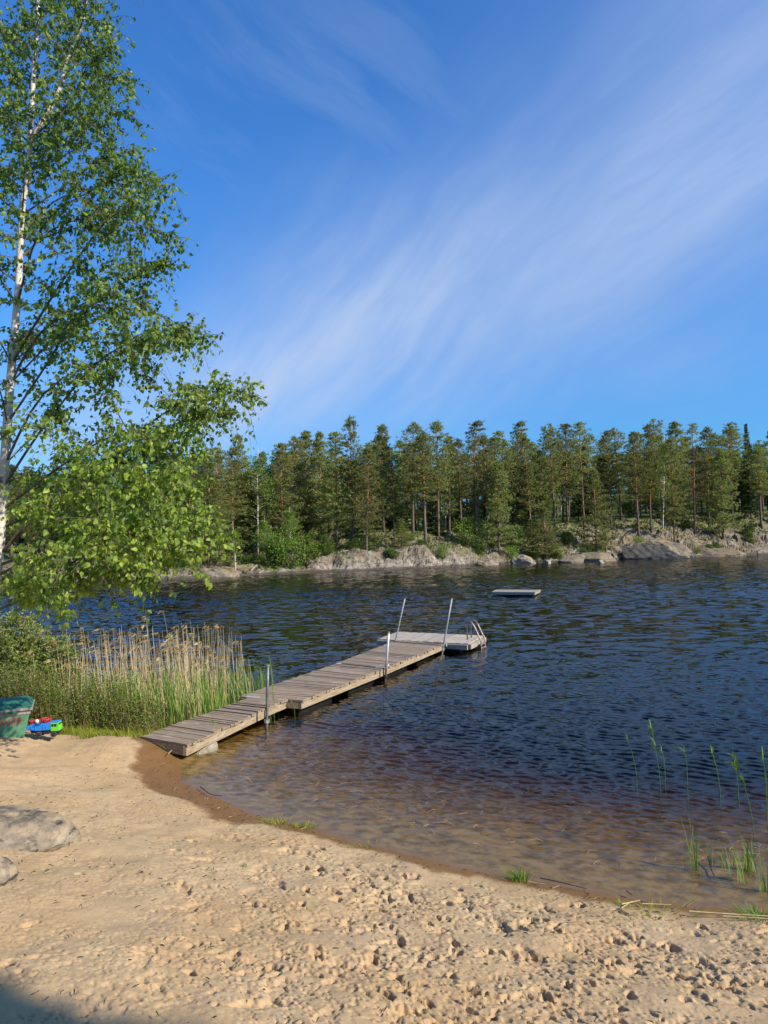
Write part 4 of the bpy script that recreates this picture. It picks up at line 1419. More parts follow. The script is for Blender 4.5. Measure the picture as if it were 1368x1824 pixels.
def far_details():
    r = np.random.default_rng(301)
    # undergrowth
    n = 13000
    X = r.uniform(-34, 66, n); s = np.abs(r.normal(0, 1, n)) * 9 + .9
    ok = fbm(X * .22, s * .3, 3, 131) + np.where(s > 5, .45, -.25) - .8 * ((X > 15) & (X < 58) & (s < 9)) + r.normal(0, .2, n) > 0
    X, s = X[ok], s[ok]
    Y = np.interp(X, FS[:, 0], FS[:, 1]) + s
    Z = far_z(X, Y)[0]
    C = np.stack([X, Y, Z], 1)
    Pt, a = tuft_tris(r, C, np.tile([0, 0, .6], (len(C), 1)), 7, .10, .30, .11, .8, .2)
    mb = MB(); mb.tris(Pt, a)
    o = mb.build('undergrowth', M_UNDER)
    tag(o, 'low heather and berry scrub covering the forest floor across the lake', 'undergrowth', kind='stuff')
    # fallen logs
    for (x0, y0, x1, y1, z0, z1, lab, c) in ((893, 1006, 912, 999, .1, .6, 'pale fallen log slanting into the water in the shore gap', (.5, .43, .34)), (800, 972, 836, 1000, 2.4, .4, 'dark fallen trunk leaning over the rocks right of the split boulder', (.10, .08, .06))):
        Yl = at(x0, 1003, 0)[1] + (.2 if z0 < 1 else 2.0)
        a_ = at_depth(x0, y0, Yl); b_ = at_depth(x1, y1, Yl - .8 if z0 > 1 else Yl + .5)
        mb = MB()
        ts = np.linspace(0, 1, 6)[:, None]
        mb.tube(a_ * (1 - ts) + b_ * ts + r.normal(0, .03, (6, 3)), np.linspace(.11, .07, 6), 7)
        for _ in range(6):
            q = a_ + (b_ - a_) * r.uniform(.2, 1); mb.tube([q, q + r.normal(0, .35, 3)], [.02, .006], 4)
        o = mb.build('fallen_log', simple('log_' + str(x0), c, .9, .1))
        tag(o, lab, 'log')


front_forest()
back_forest()
understory()
bushes()
shore_bushes()
far_boulders()
far_details()
# pine at the photographer's right, out of the picture: its crown throws the shade at the lower left
def shade_tree():
    (tm, cm), H0, name, look = KINDS['S'][0]
    p = np.array([-1.50, 2.66, .85]); d = np.array(SUN_DIR)
    top = p + d * (9.0 / d[2])
    root = empty('spruce_tree', (top[0], top[1], 1.1), 1.0)
    root.scale = (.85, .85, (top[2] - 1.1) / H0)
    for nm, me in (('trunk', tm), ('crown', cm)):
        o = bpy.data.objects.new(nm, me); COL.objects.link(o); o.parent = root
    tag(root, 'dark spruce behind the beach whose tip shades the near sand corner', 'spruce tree')


shade_tree()


# ------------------------------------------------------------------ the near birch
def leaf_cloud(r, Pp, axis, L, wid, fold=.18):
    """heart-shaped birch leaves, each six small faces folded along the midrib"""
    n = len(Pp)
    axis = axis / np.linalg.norm(axis, axis=1)[:, None]
    s = np.cross(axis, r.normal(0, 1, (n, 3))); s /= np.linalg.norm(s, axis=1)[:, None]
    nn = np.cross(s, axis)
    L = L[:, None]; Wd = wid[:, None]
    curl = r.uniform(-.12, .22, (n, 1)) * L
    b = Pp
    m = Pp + axis * L * .45 - nn * fold * Wd * .5
    tip = Pp + axis * L + nn * curl
    l1 = Pp + axis * L * .20 + s * Wd * .44; l2 = Pp + axis * L * .52 + s * Wd * .34 + nn * curl * .3
    r1 = Pp + axis * L * .20 - s * Wd * .44; r2 = Pp + axis * L * .52 - s * Wd * .34 + nn * curl * .3
    V = np.stack([b, m, tip, l1, l2, r1, r2], 1).reshape(-1, 3)
    k = (np.arange(n) * 7)[:, None]
    T = np.concatenate([k + np.array(t) for t in ([0, 1, 3], [3, 1, 4], [4, 1, 2], [0, 5, 1], [5, 6, 1], [6, 2, 1])])
    return V, T


def spline(pts, n):
    pts = np.asarray(pts, float); m = len(pts)
    t = np.linspace(0, m - 1, n); i = np.clip(t.astype(int), 0, m - 2); f = (t - i)[:, None]
    p0 = pts[np.clip(i - 1, 0, m - 1)]; p1 = pts[i]; p2 = pts[i + 1]; p3 = pts[np.clip(i + 2, 0, m - 1)]
    return .5 * ((2 * p1) + (-p0 + p2) * f + (2 * p0 - 5 * p1 + 4 * p2 - p3) * f ** 2 + (-p0 + 3 * p1 - 3 * p2 + p3) * f ** 3)


def birch():
    r = np.random.default_rng(5)
    Y0 = 6.5
    tp_ = [at_depth(x, y, Y0) for x, y in ((-16, 1130), (-8, 1030), (0, 950), (10, 800), (20, 660), (32, 520), (40, 368), (50, 316), (55, 220), (60, 130), (66, 40), (72, -90), (70, -260), (80, -480), (85, -640))]
    base = np.array([tp_[0][0] - .06, Y0, ground_z(tp_[0][0], Y0) - .1])
    trunk = spline([base] + tp_, 60)
    zt = trunk[:, 2]
    root = empty('birch_tree', (base[0], base[1], base[2] + .1))
    tag(root, 'large white-barked birch with fresh green leaves leaning over the beach at the left', 'birch')
    O = np.array([base[0], base[1], base[2] + .1])
    rad = np.interp(zt, [0, 1, 2.5, 5, 8, 11], [.075, .056, .047, .030, .016, .006])
    tk = MB(); tk.tube(trunk - O, rad, 12)
    fork = spline([at_depth(x, y, Y0 - .05) for x, y in ((52, 258), (78, 212), (106, 160), (122, 100), (143, 52), (158, -10), (172, -90), (180, -190))], 20)
    tk.tube(fork - O, np.linspace(.026, .008, 20), 9)
    tk.build('trunk', M_BIRCHBARK, root, True)
    # main branches: where each ends in the air (column, row) and how far towards or away from the viewer
    tips = [(190, 40, .2), (168, -30, -.3), (205, 95, -.4), (228, 150, .4), (236, 200, -.1), (196, 232, .8), (240, 268, 0), (222, 300, -.7), (262, 310, .2), (300, 338, .1), (246, 360, -.9), (318, 425, 0), (270, 400, .9), (292, 470, -.3), (240, 470, .5), (262, 535, .1),
            (220, 520, -.8), (372, 600, 0), (330, 622, .5), (335, 585, -.3), (286, 596, -.8), (230, 610, .9), (452, 704, 0), (410, 735, .2), (385, 712, -.3), (360, 740, .6), (330, 690, -.7), (300, 720, .9), (270, 690, 0), (345, 778, -.2), (362, 812, .1), (362, 862, 0), (330, 840, -.6), (290, 800, .8), (250, 770, -.9), (395, 962, -.1), (372, 925, .3), (350, 985, -.5),
            (320, 930, .7), (300, 905, -.8), (262, 880, .2), (230, 850, -.4), (338, 1003, .1), (272, 1035, -.2), (240, 985, -.9), (196, 1020, -.1), (130, 975, -1.0), (122, 1090, -.9), (100, 1050, -.6),
            (150, 900, .5), (180, 820, -.6), (120, 740, .7), (160, 660, -.7), (130, 560, .6), (150, 480, -.6), (170, 400, .6), (140, 330, -.8), (150, 260, .7), (130, 190, -.6), (110, 110, .5), (140, 20, .5), (90, -40, -.5), (30, -30, .4),
            (-60, 40, .2), (-80, 160, -.3), (-110, 280, .3), (-140, 400, -.2), (-40, 470, .8), (-170, 520, .1), (-60, 600, -.9), (-200, 650, .2), (-110, 740, .8), (-230, 800, -.2), (-90, 880, -.9), (-250, 950, .2), (-60, 1000, .9), (-180, 1060, -.4),
            (100, 5, .5), (60, 60, -.6), (30, 140, .5), (0, 100, -.4), (-30, 200, .6), (90, 180, -.5), (105, 235, .6), (30, 250, -.6), (20, 335, .6), (90, 300, .5), (70, 400, .8), (100, 450, -.8), (70, 500, .7), (150, 75, .1), (185, 70, -.1), (165, 130, .3), (190, 180, .1), (140, 150, -.7), (175, 300, .2), (130, 270, .4), (200, 380, .3), (210, 430, -.3), (180, 500, .2), (200, 590, -.2), (150, 600, .5), (265, 640, .1), (210, 660, .5), (100, 40, -.8), (60, -30, .6), (120, -60, -.3),
            (10, 60, .9), (20, 180, -.9), (0, 300, .9), (-10, 420, -.9), (60, 600, 1.1), (40, 760, -1.1), (70, 880, 1.2), (60, 980, -1.2), (30, 1040, .9), (10, 930, 1.3), (100, 820, 1.2), (200, 930, -1.2), (90, 1010, 0.2), (110, 930, -.2), (300, 860, .1), (200, 760, .3), (180, 700, -.2), (210, 890, .9), (260, 950, -.5), (240, 830, -1.0), (190, 960, .1), (130, 850, -.8), (90, 930, .8), (50, 900, -.5), (310, 960, .3), (150, 950, -.3), (270, 990, .1), (40, 1000, -.6)]
    br = MB(); tw = MB(); grown = []
    LP = []; LA = []; LL = []; LT = []
    zmin_s = trunk[6, 2]
    for (px, py, dy) in tips:
        tip = at_depth(px, py, Y0 + dy)
        hx = abs(tip[0] - np.interp(tip[2], zt, trunk[:, 0]))
        reach = math.hypot(hx, dy)
        rise = .62 if py < 760 else .30 if py < 880 else .05
        zs_ = np.clip(tip[2] - rise * reach - .05, 1.15, 10)
        i = int(np.argmin(np.abs(zt - zs_)))
        st = trunk[i].copy()
        if px > 60 and py < 190 and dy > -.5:
            i = int(np.argmin(np.abs(fork[:, 2] - (tip[2] - .5 * reach)))); st = fork[i].copy()
        own = False
        full = np.linalg.norm(tip - st)
        for (gc, gl) in grown:
            q = gc[3:11]; dq = np.linalg.norm(q - tip, axis=1); k_ = int(np.argmin(dq))
            if dq[k_] < .62 * full and dq[k_] > .18 and q[k_][2] < tip[2] + .12 * dq[k_]:
                full = dq[k_] / .62; st = q[k_].copy(); own = True
        d = tip - st; Ld = np.linalg.norm(d)
        mid1 = st + d * .33 + np.array([0, 0, .10 * Ld]) + r.normal(0, .04, 3) * Ld
        mid2 = st + d * .68 + np.array([0, 0, .11 * Ld]) + r.normal(0, .035, 3) * Ld
        c = spline([st, mid1, mid2, tip], 14)
        grown.append((c, Ld))
        br.tube(c - O, np.linspace(min(.004 + .0042 * Ld, .016) * (.75 if own else 1), .0018, 14), 6, False)
        nt = int(Ld / (.029 if py < 560 else .026 if py < 780 else .023))
        for q in range(nt):
            t = r.uniform(.10 if own else .20, 1.0) ** .75
            p = np.array([np.interp(t, np.linspace(0, 1, 14), c[:, k]) for k in range(3)])
            bd = d / Ld
            dirv = bd * r.uniform(.2, 1.0) + r.normal(0, .60, 3); dirv[2] += r.uniform(-.25, .25)
            dirv /= np.linalg.norm(dirv)
            Lt = r.uniform(.12, .40) * (1.0 if py < 1070 else .7)
            if t > .93: Lt *= .55
            ts = np.linspace(0, 1, 5)[:, None]
            tc = p + dirv * Lt * ts + np.array([0, 0, -1.]) * (r.uniform(.1, .6) * Lt * (1.0 if py < 930 else .45)) * ts ** 2
            tw.tube(tc - O, np.linspace(.0024, .0010, 5), 3, False)
            m = int(Lt / .030) + 1
            tl = r.uniform(.12, 1.0, m)
            lp = np.stack([np.interp(tl, ts[:, 0], tc[:, k]) for k in range(3)], 1)
            pet = r.normal(0, 1, (m, 3)); pet[:, 2] -= .6; pet[:, 0] -= .25
            pet /= np.linalg.norm(pet, axis=1)[:, None]
            lp = lp + pet * r.uniform(.012, .030, (m, 1))
            ax = pet * .7 + r.normal(0, .45, (m, 3)) + np.array([-.30, 0, -.75])
            LP.append(lp); LA.append(ax); LL.append(r.uniform(.028, .052, m) * (1.25 if py > 780 else 1.06)); LT.append(np.clip(r.normal(np.interp(py, [500, 850], [.36, .68]), .22, m) + r.normal(0, .06), 0, 1))
    for _ in range(330):                                   # short leafy shoots straight from the stems
        ax_ = trunk if r.random() < .62 else fork
        i = int(r.integers(len(ax_))); p = ax_[i]
        if p[2] < 2.9: continue
        a = r.uniform(0, 6.28); dirv = np.array([math.cos(a), math.sin(a), r.uniform(-.1, .7)]); dirv /= np.linalg.norm(dirv)
        Lt = r.uniform(.15, .55); ts = np.linspace(0, 1, 5)[:, None]
        tc = p + dirv * Lt * ts + np.array([0, 0, -1.]) * (.3 * Lt) * ts ** 2
        tw.tube(tc - O, np.linspace(.0028, .001, 5), 3, False)
        m = int(Lt / .026)
        tl = r.uniform(.25, 1.0, m); lp = np.stack([np.interp(tl, ts[:, 0], tc[:, k]) for k in range(3)], 1) + r.normal(0, .018, (m, 3))
        LP.append(lp); LA.append(r.normal(0, .55, (m, 3)) + np.array([-.3, 0, -.7])); LL.append(r.uniform(.028, .052, m)); LT.append(np.clip(r.normal(.4, .22, m), 0, 1))
    br.build('branches', M_TWIGBARK, root, True)
    tw.build('twigs', M_TWIGBARK, root)
    LP = np.concatenate(LP); LA = np.concatenate(LA); LL = np.concatenate(LL); LT = np.concatenate(LT)
    V, T = leaf_cloud(r, LP - O, LA, LL, LL * .86)
    me = np_mesh('crown', V, [T], False, {'tint': np.repeat(LT, 7)})
    link('crown', me, M_BIRCHLEAF, root)
    print('birch leaves', len(LP))


birch()


# ------------------------------------------------------------------ shrub, thicket, reeds, grass on the left bank
def shrub(name, label, px, py, H, W_, n, seed, stem_m, leaf_m, leaf=(.026, .050), z=.2):
    r = np.random.default_rng(seed)
    b = gz(px, py, z)
    root = empty(name, b); tag(root, label, 'shrub')
    st = MB(); LP = []; LA = []
    for k in range(n):
        a = r.uniform(0, 6.28)
        top = np.array([math.cos(a) * W_ * r.uniform(.1, 1), math.sin(a) * W_ * r.uniform(.1, .8), H * r.uniform(.55, 1.0)])
        c = spline([(0, 0, -.05), top * .4 + np.array([0, 0, .12 * H]) + r.normal(0, .03, 3), top * .75 + np.array([0, 0, .05]) + r.normal(0, .03, 3), top], 10)
        if k == 0: c = spline([(0, 0, -.05), (.02, 0, H * .3), (.0, .02, H * .6), (.05, 0, H)], 10)
        st.tube(c, np.linspace(.016 if k == 0 else .008, .002, 10), 6, False)
        for q in range(54):
            t = r.uniform(.22, 1)
            p = np.array([np.interp(t, np.linspace(0, 1, 10), c[:, i]) for i in range(3)])
            dv = r.normal(0, 1, 3); dv[2] = abs(dv[2]) * .5; dv /= np.linalg.norm(dv)
            L = r.uniform(.08, .26)
            st.tube([p, p + dv * L], [.0028, .001], 3, False)
            m = 9
            tl = r.uniform(.1, 1, m)[:, None]
            LP.append(p + dv * L * tl + r.normal(0, .012, (m, 3))); LA.append(r.normal(0, .7, (m, 3)) + dv * .6 + np.array([-.2, 0, -.1]))
    st.build('stems', stem_m, root, True)
    LP = np.concatenate(LP); LA = np.concatenate(LA); LL = r.uniform(*leaf, len(LP))
    V, T = leaf_cloud(r, LP, LA, LL, LL * .62)
    link('leaves', np_mesh('leaves', V, [T], False, {'tint': np.repeat(np.clip(r.normal(.5, .26, len(LP)), 0, 1), 7)}), leaf_m, root)


M_WILLOW = leaf_mat('willow_leaves', (.10, .15, .032), (.21, .27, .058), (.34, .38, .11), .35, .5, .35, 0)
shrub('shrub', 'slender sapling with a reddish bare stem rising behind the green chest', 38, 1283, 1.50, .50, 16, 31, M_REDBARK, M_WILLOW)
shrub('shrub', 'bushy light green shrub at the left edge, left of the reddish sapling', -30, 1280, 1.50, .80, 30, 32, M_TWIGBARK, M_WILLOW)
shrub('shrub', 'pale green shrub between the reddish sapling and the dry reeds', 88, 1278, 1.12, .55, 26, 33, M_TWIGBARK, M_WILLOW)


def blades(r, B, H, lean, w, seg=4, tint=None, curl=.35):
    """grass or reed blades: thin tapering strips; B (n,3) bases, H heights, lean (n,3) tip offsets"""
    n = len(B)
    ts = np.linspace(0, 1, seg + 1)
    side = np.stack([np.cos(r.uniform(0, 6.28, n)), np.sin(r.uniform(0, 6.28, n)) * .6, np.zeros(n)], 1)
    side /= np.linalg.norm(side, axis=1)[:, None]
    V = []
    for k, t in enumerate(ts):
        c = B + np.array([0, 0, 1.]) * (H * (t - curl * .3 * t ** 3))[:, None] + lean * (t ** 1.8)
        ww = (w * (1 - t ** 2.2) + .0004)[:, None] * side * .5
        V.append(c - ww); V.append(c + ww)
    V = np.stack(V, 1)
    k = (np.arange(n) * 2 * (seg + 1))[:, None]
    Q = np.concatenate([k + np.array([2 * i, 2 * i + 1, 2 * i + 3, 2 * i + 2]) for i in range(seg)])
    tint = r.uniform(0, 1, n) if tint is None else tint
    return V.reshape(-1, 3), Q, np.repeat(tint, 2 * (seg + 1))


M_GRASS = leaf_mat('bank_grass', (.14, .18, .018), (.25, .28, .028), (.38, .34, .06), .3, .6, .2, 0)
M_REEDGREEN = leaf_mat('reed_leaves', (.09, .19, .025), (.18, .29, .05), (.34, .36, .08), .35, .5, .3, 0)
M_REEDDRY = leaf_mat('dry_reed', (.36, .24, .11), (.57, .42, .215), (.72, .58, .35), .15, .7, .2, 0)
M_THICKET = leaf_mat('thicket_leaves', (.065, .10, .020), (.155, .20, .035), (.27, .30, .065), .3, .55, .25, 0)
GL0 = P(252, 1312)[:2]; GL1 = P(411.5, 1255.5)[:2]; GL2 = P(700, 1141)[:2]


def left_of_jetty(x, y, margin=.05):
    ex = np.where(y < GL1[1], GL0[0] + (y - GL0[1]) / (GL1[1] - GL0[1]) * (GL1[0] - GL0[0]), GL1[0] - .16 + (y - GL1[1]) / (GL2[1] - GL1[1]) * (GL2[0] - GL1[0]))
    return x < ex - margin


def bank():
    r = np.random.default_rng(77)
    # reed bed: dry canes with plumes standing in the water left of the jetty
    n = 1500
    X = r.uniform(-8.2, -1.95, n); Y = r.uniform(9.1, 12.6, n)
    edge = 9.35 + .35 * np.sin(X * 1.7) + .25 * (X < -4.2)
    dens = np.where(X > -2.6, .42, 1.0) * np.where(X > -2.35, .35, 1) * np.where(Y > 11.9, .5, 1)
    dens = dens * np.where(X < -4.45 - .25 * (Y - 9.3), .12, 1)
    ok = left_of_jetty(X, Y) & (Y > edge) & (r.random(n) < dens * .86)
    X, Y = X[ok], Y[ok]
    H = r.uniform(.60, 1.20, len(X)) * np.where(X > -2.5, .85, 1.0) * np.where(Y < 9.9, .86, 1)
    tall = r.random(len(X)) < .16
    H = np.where(tall, H * r.uniform(1.05, 1.22, len(X)), H)
    Z = base_z(X, Y)
    mb = MB()
    for x, y, z, h, tl in zip(X, Y, Z, H, tall):
        lx, ly = r.normal(-.06, .08), r.normal(0, .06)
        z0 = max(z, -.5)
        b = np.array([x, y, z0]); top = np.array([x + lx * h, y + ly * h, h])
        mid = (b + top) / 2 + r.normal(0, .012, 3)
        a = float(np.clip(r.normal(.55, .22), 0, 1))
        mb.tube([b, mid, top], [.0042, .0036, .0018], 4, False, a)
        if r.random() < .27:                              # drooping plume
            m = 10
            dv = np.array([-1.0, r.normal(0, .4), .25])
            tt = r.uniform(-.35, 1.0, m)
            c = top + dv * (np.maximum(tt, 0) * .085)[:, None] + np.array([0, 0, 1.]) * (np.minimum(tt, 0) * .25 - np.maximum(tt, 0) ** 2 * .05)[:, None]
            e = c + np.array([-.055, 0, -.035]) + r.normal(0, .018, (m, 3))
            s = r.normal(0, .007, (m, 3))
            mb.tris(np.stack([c - s, c + s, e], 1), np.full(m, max(0, a - .3)))
        if r.random() < .5:                               # a dead leaf
            f = r.uniform(.35, .85); c = b + (top - b) * f; e = c + np.array([r.normal(-.08, .10), r.normal(0, .06), r.uniform(-.05, .12)])
            s = np.array([.004, 0, .004]); mb.tris(np.stack([c - s, c + s, e])[None], np.array([min(1, a + .2)]))
    tag(mb.build('reed_bed', M_REEDDRY), 'bed of tall dry reeds with drooping plumes left of the jetty', 'reeds', kind='stuff')
    # fresh green reed leaves between them
    n = 6400
    X = r.uniform(-8.2, -1.95, n); Y = 9.15 + 3.2 * r.random(n) ** 1.3
    ok = left_of_jetty(X, Y, .03) & (r.random(n) < np.where(X > -2.5, .75, .62)) & (Y > 9.2 + .3 * np.sin(X * 1.7)) & ((X > -4.6) | (r.random(n) < .3))
    X, Y = X[ok], Y[ok]; N = len(X)
    B = np.stack([X, Y, np.maximum(base_z(X, Y), -.3)], 1)
    H = r.uniform(.38, .98, N) * np.where(X > -3.6, 1.08, .95)
    V, Q, a = blades(r, B, H, np.stack([r.normal(-.06, .10, N), r.normal(0, .07, N), np.zeros(N)], 1), r.uniform(.007, .014, N))
    tag(link('reed_leaves', np_mesh('reed_leaves', V, [Q], False, {'tint': a}), M_REEDGREEN), 'fresh green reed leaves growing at the foot of the dry reeds', 'reeds', kind='stuff')
    # thicket of weeds and low shrubs in front of the reeds
    n = 1900
    X = r.uniform(-7.5, -3.0, n); Y = r.uniform(8.75, 9.75, n)
    lim = 8.98 + .14 * np.sin(X * 3.1) + np.where(X < -4.0, -.28, 0)
    ok = (Y > lim) & left_of_jetty(X, Y, .12) & ((X < -3.35) | (r.random(n) < .45))
    X, Y = X[ok], Y[ok]
    st = MB(); LP = []; LA = []
    Z = base_z(X, Y)
    for x, y, z in zip(X, Y, Z):
        h = r.uniform(.26, .72) * (1.0 if x < -3.5 else .72) * (1.15 if x < -4.3 else 1)
        top = np.array([x + r.normal(-.03, .08), y + r.normal(0, .06), z + h])
        b = np.array([x, y, z])
        st.tube([b, (b + top) / 2 + r.normal(0, .012, 3), top], [.0035, .0028, .0012], 3, False, r.uniform(0, 1))
        m = int(h * 60)
        t = r.uniform(.12, 1, m)[:, None]
        dv = r.normal(0, 1, (m, 3)); dv[:, 2] = dv[:, 2] * .5 + .25
        LP.append(b + (top - b) * t + dv * r.uniform(.008, .06, (m, 1))); LA.append(dv)
    st.build('thicket_stems', simple('weed_stems', (.20, .13, .06), .8, .2, 0, .5, 9))['kind'] = 'stuff'
    so = bpy.data.objects['thicket_stems']; tag(so, 'brown stems of the weed thicket in front of the reeds', 'weeds')
    LP = np.concatenate(LP); LA = np.concatenate(LA); LL = r.uniform(.018, .042, len(LP))
    V, T = leaf_cloud(r, LP, LA, LL, LL * .45)
    tag(link('thicket', np_mesh('thicket', V, [T], False, {'tint': np.repeat(np.clip(r.normal(.45, .27, len(LP)), 0, 1), 7)}), M_THICKET), 'dense low thicket of leafy weeds between grass bank and reeds', 'weeds', kind='stuff')
    # short bright grass on the bank
    n = 16000
    X = r.uniform(-6.5, -2.3, n); Y = r.uniform(7.9, 9.6, n)
    g = .55 - np.sqrt(((X + 3.45) / 1.25) ** 2 + ((Y - 9.05) / 1.0) ** 2) * .55 + .10 * fbm(X * 3, Y * 3, 3, 81)
    g2 = (Y + .12 * (X + 3) + .10 * fbm(X * 3, Y * 3, 3, 83)) > 8.02
    ok = ((g > .16) | (Y > 8.75)) & g2 & left_of_jetty(X, Y, .02)
    X, Y = X[ok], Y[ok]; N = len(X)
    B = np.stack([X, Y, base_z(X, Y) - .01], 1)
    V, Q, a = blades(r, B, r.uniform(.03, .10, N) * np.where(r.random(N) < .06, 2.0, 1), np.stack([r.normal(-.015, .04, N), r.normal(-.005, .035, N), np.zeros(N)], 1), r.uniform(.004, .008, N), 3)
    tag(link('grass', np_mesh('grass', V, [Q], False, {'tint': a}), M_GRASS), 'short yellow-green grass on the bank between toy truck and gangway', 'grass', kind='stuff')


bank()


# ------------------------------------------------------------------ plants standing in the shallow water at the right
def reed_plant(label, bx, by, tx, ty, seed, leaves=4, stem=True, clump=0, group=None, z0=0.0, name='reed', m=None, wid=1.0):
    r = np.random.default_rng(seed)
    b = at(bx, by, z0); top = at_depth(tx, ty, b[1])
    root = empty(name, b); tag(root, label, 'reed' if name == 'reed' else 'grass', group)
    O = b
    zb = min(0, ground_z(b[0], b[1])) - .02 - z0 if z0 == 0 else -.03
    h = top[2] - b[2]
    if stem:
        c = spline([(0, 0, zb), (0, 0, 0), (top - b) * .5 + np.array([.012, 0, .01]), (top - b) * .8], 10)
        MB().tube(c, np.linspace(.0038, .002, 10), 5, False, .35).build('stem', m or M_REEDGREEN, root, True)
        n = leaves
        f = r.uniform(.35, .8, n); f[0] = .78
        B = np.stack([np.interp(f, np.linspace(.0, .8, 8), c[2:, i]) for i in range(3)], 1)
        H = h * r.uniform(.16, .30, n); H[0] = h * .24
        lean = np.stack([r.normal(-.05, .05, n), r.normal(0, .03, n), np.zeros(n)], 1)
        lean[0] = (top - b) * .2 * np.array([1, 1, 0])
        for k in range(n):
            V, Q, a = blades(r, B[k:k + 1], H[k:k + 1], lean[k:k + 1], np.array([.014 * wid]), 6, np.array([r.uniform(.25, .75)]), .9)
            mb = MB(); mb.add(V, None, Q, a); mb.build('leaf', m or M_REEDGREEN, root)
    if clump:
        n = clump
        B = np.stack([r.normal(0, .028, n), r.normal(0, .025, n), np.full(n, zb)], 1)
        V, Q, a = blades(r, B, (h - zb) * r.uniform(.45, 1.0, n), np.stack([r.normal(-.01, .035, n) + (top[0] - b[0]) * .6, r.normal(0, .03, n), np.zeros(n)], 1), np.full(n, .0075 * wid), 5, r.uniform(.2, .85, n), .3)
        mb = MB(); mb.add(V, None, Q, a); mb.build('blades', m or M_REEDGREEN, root)


RG = 'lone reeds standing in the shallow water'
reed_plant('leftmost lone reed in the water with two bent leaves', 1133.5, 1378, 1112, 1300, 1, 3, group=RG)
reed_plant('tallest lone reed in the water, with long pale leaves', 1175.5, 1389, 1155, 1276, 2, 5, group=RG, wid=1.3)
reed_plant('shorter reed just right of the tallest lone reed', 1185, 1385, 1176.5, 1326, 3, 3, group=RG)
reed_plant('thin straight reed between the tallest one and the bent pair', 1224.6, 1392, 1217.5, 1326, 4, 3, group=RG)
reed_plant('reed with a leaf pointing left, right of the thin straight one', 1282.7, 1408, 1264, 1324, 5, 4, group=RG)
reed_plant('leafy upright reed of the close pair near the right edge', 1315.8, 1422, 1303.8, 1333, 6, 6, group=RG, wid=1.2)
reed_plant('long leaning reed of the close pair near the right edge', 1341, 1463, 1306, 1340, 7, 5, group=RG, wid=1.2)
reed_plant('reed cut by the right edge of the view, tall and leaning', 1367, 1470, 1357, 1324, 8, 4, group=RG)
reed_plant('narrow upright sedge tuft in shallow water, leftmost of the tufts', 1235.5, 1537, 1239, 1444, 9, 0, False, 9, RG)
reed_plant('thin sparse sedge right of the leftmost tuft', 1274, 1532, 1273, 1484, 10, 0, False, 4, RG)
reed_plant('little sedge tuft between the thin sparse one and the dense ones', 1290, 1534, 1287, 1492, 11, 0, False, 6, RG)
reed_plant('sedge tuft nearest the beach among those in the water', 1314.6, 1561, 1309, 1500, 12, 0, False, 10, RG)
reed_plant('densest sedge clump in the shallow water', 1331, 1540, 1328, 1475, 13, 0, False, 22, RG, wid=1.1)
reed_plant('yellowish sedge clump in the water at the right edge', 1362.5, 1582, 1355, 1494, 14, 0, False, 14, RG)
reed_plant('green reed growing close to the right side of the gangway end', 352, 1318, 352, 1283, 15, 3, False, 5, RG)
reed_plant('yellow-green reed clump by the gangway right of the slab', 379, 1322, 379, 1268, 16, 2, True, 7, RG)
reed_plant('reed growing beside the short dark pole', 489, 1278, 484, 1215, 17, 4, True, 5, RG)
reed_plant('reed leaning at the left corner of the wide jetty', 472, 1224, 463, 1188, 18, 3, True, 4, RG)
reed_plant('thin lone reed behind the left edge of the wide jetty', 498, 1217, 498, 1194, 19, 1, True, 0, RG)
reed_plant('thin reed in front of the jetty corner plate', 525, 1272, 518, 1246, 20, 1, True, 0, RG)


def tuft(label, px, py, w, h, n, seed, name='grass_tuft', m=None, group='grass tufts along the waterline'):
    r = np.random.default_rng(seed)
    b = gz(px, py, .05)
    root_z = b.copy()
    k = b[1] / F_PX
    B = np.stack([r.normal(0, w * k * .30, n), r.normal(0, w * k * .22, n), np.full(n, -.01)], 1)
    gx = base_z(B[:, 0] + b[0], B[:, 1] + b[1]); B[:, 2] += gx - b[2]
    V, Q, a = blades(r, B, h * k * r.uniform(.4, 1.1, n), np.stack([B[:, 0] * .7 + r.normal(-.01, .02, n), B[:, 1] * .5 + r.normal(0, .02, n), np.zeros(n)], 1), np.full(n, .0045), 4, None, .4)
    o = link(name, np_mesh(name, V, [Q], False, {'tint': a}), m or M_REEDGREEN)
    o.location = b
    tag(o, label, 'grass tuft', group)


tuft('round green grass tuft standing alone at the middle of the waterline', 926, 1568, 34, 30, 130, 1)
tuft('bright grass patch on the sand edge, left one of the pair', 492, 1466, 42, 12, 150, 2, m=M_GRASS)
tuft('bright grass patch on the sand edge, right one of the pair', 540, 1475, 36, 12, 130, 3, m=M_GRASS)
tuft('thin grass growing at the water right of the bright pair', 655, 1508, 40, 9, 50, 4, m=M_GRASS)
tuft('thin grass strip along the wet sand beside the dry straws', 1172, 1627, 110, 14, 190, 5, m=M_GRASS)
tuft('small grass tuft left of the first dry straws', 1108, 1612, 30, 12, 60, 6, m=M_GRASS)
tuft('thick grass tuft at the right edge of the beach', 1350, 1634, 60, 22, 190, 7)
tuft('long-bladed green tuft at the shore end corner of the gangway', 325, 1342, 34, 26, 60, 8)
tuft('tiny green sprout on the dry sand left of the middle', 380, 1563, 12, 8, 16, 9)
tuft('little weed on the dry sand below the bright grass patches', 437, 1541, 10, 9, 14, 10)


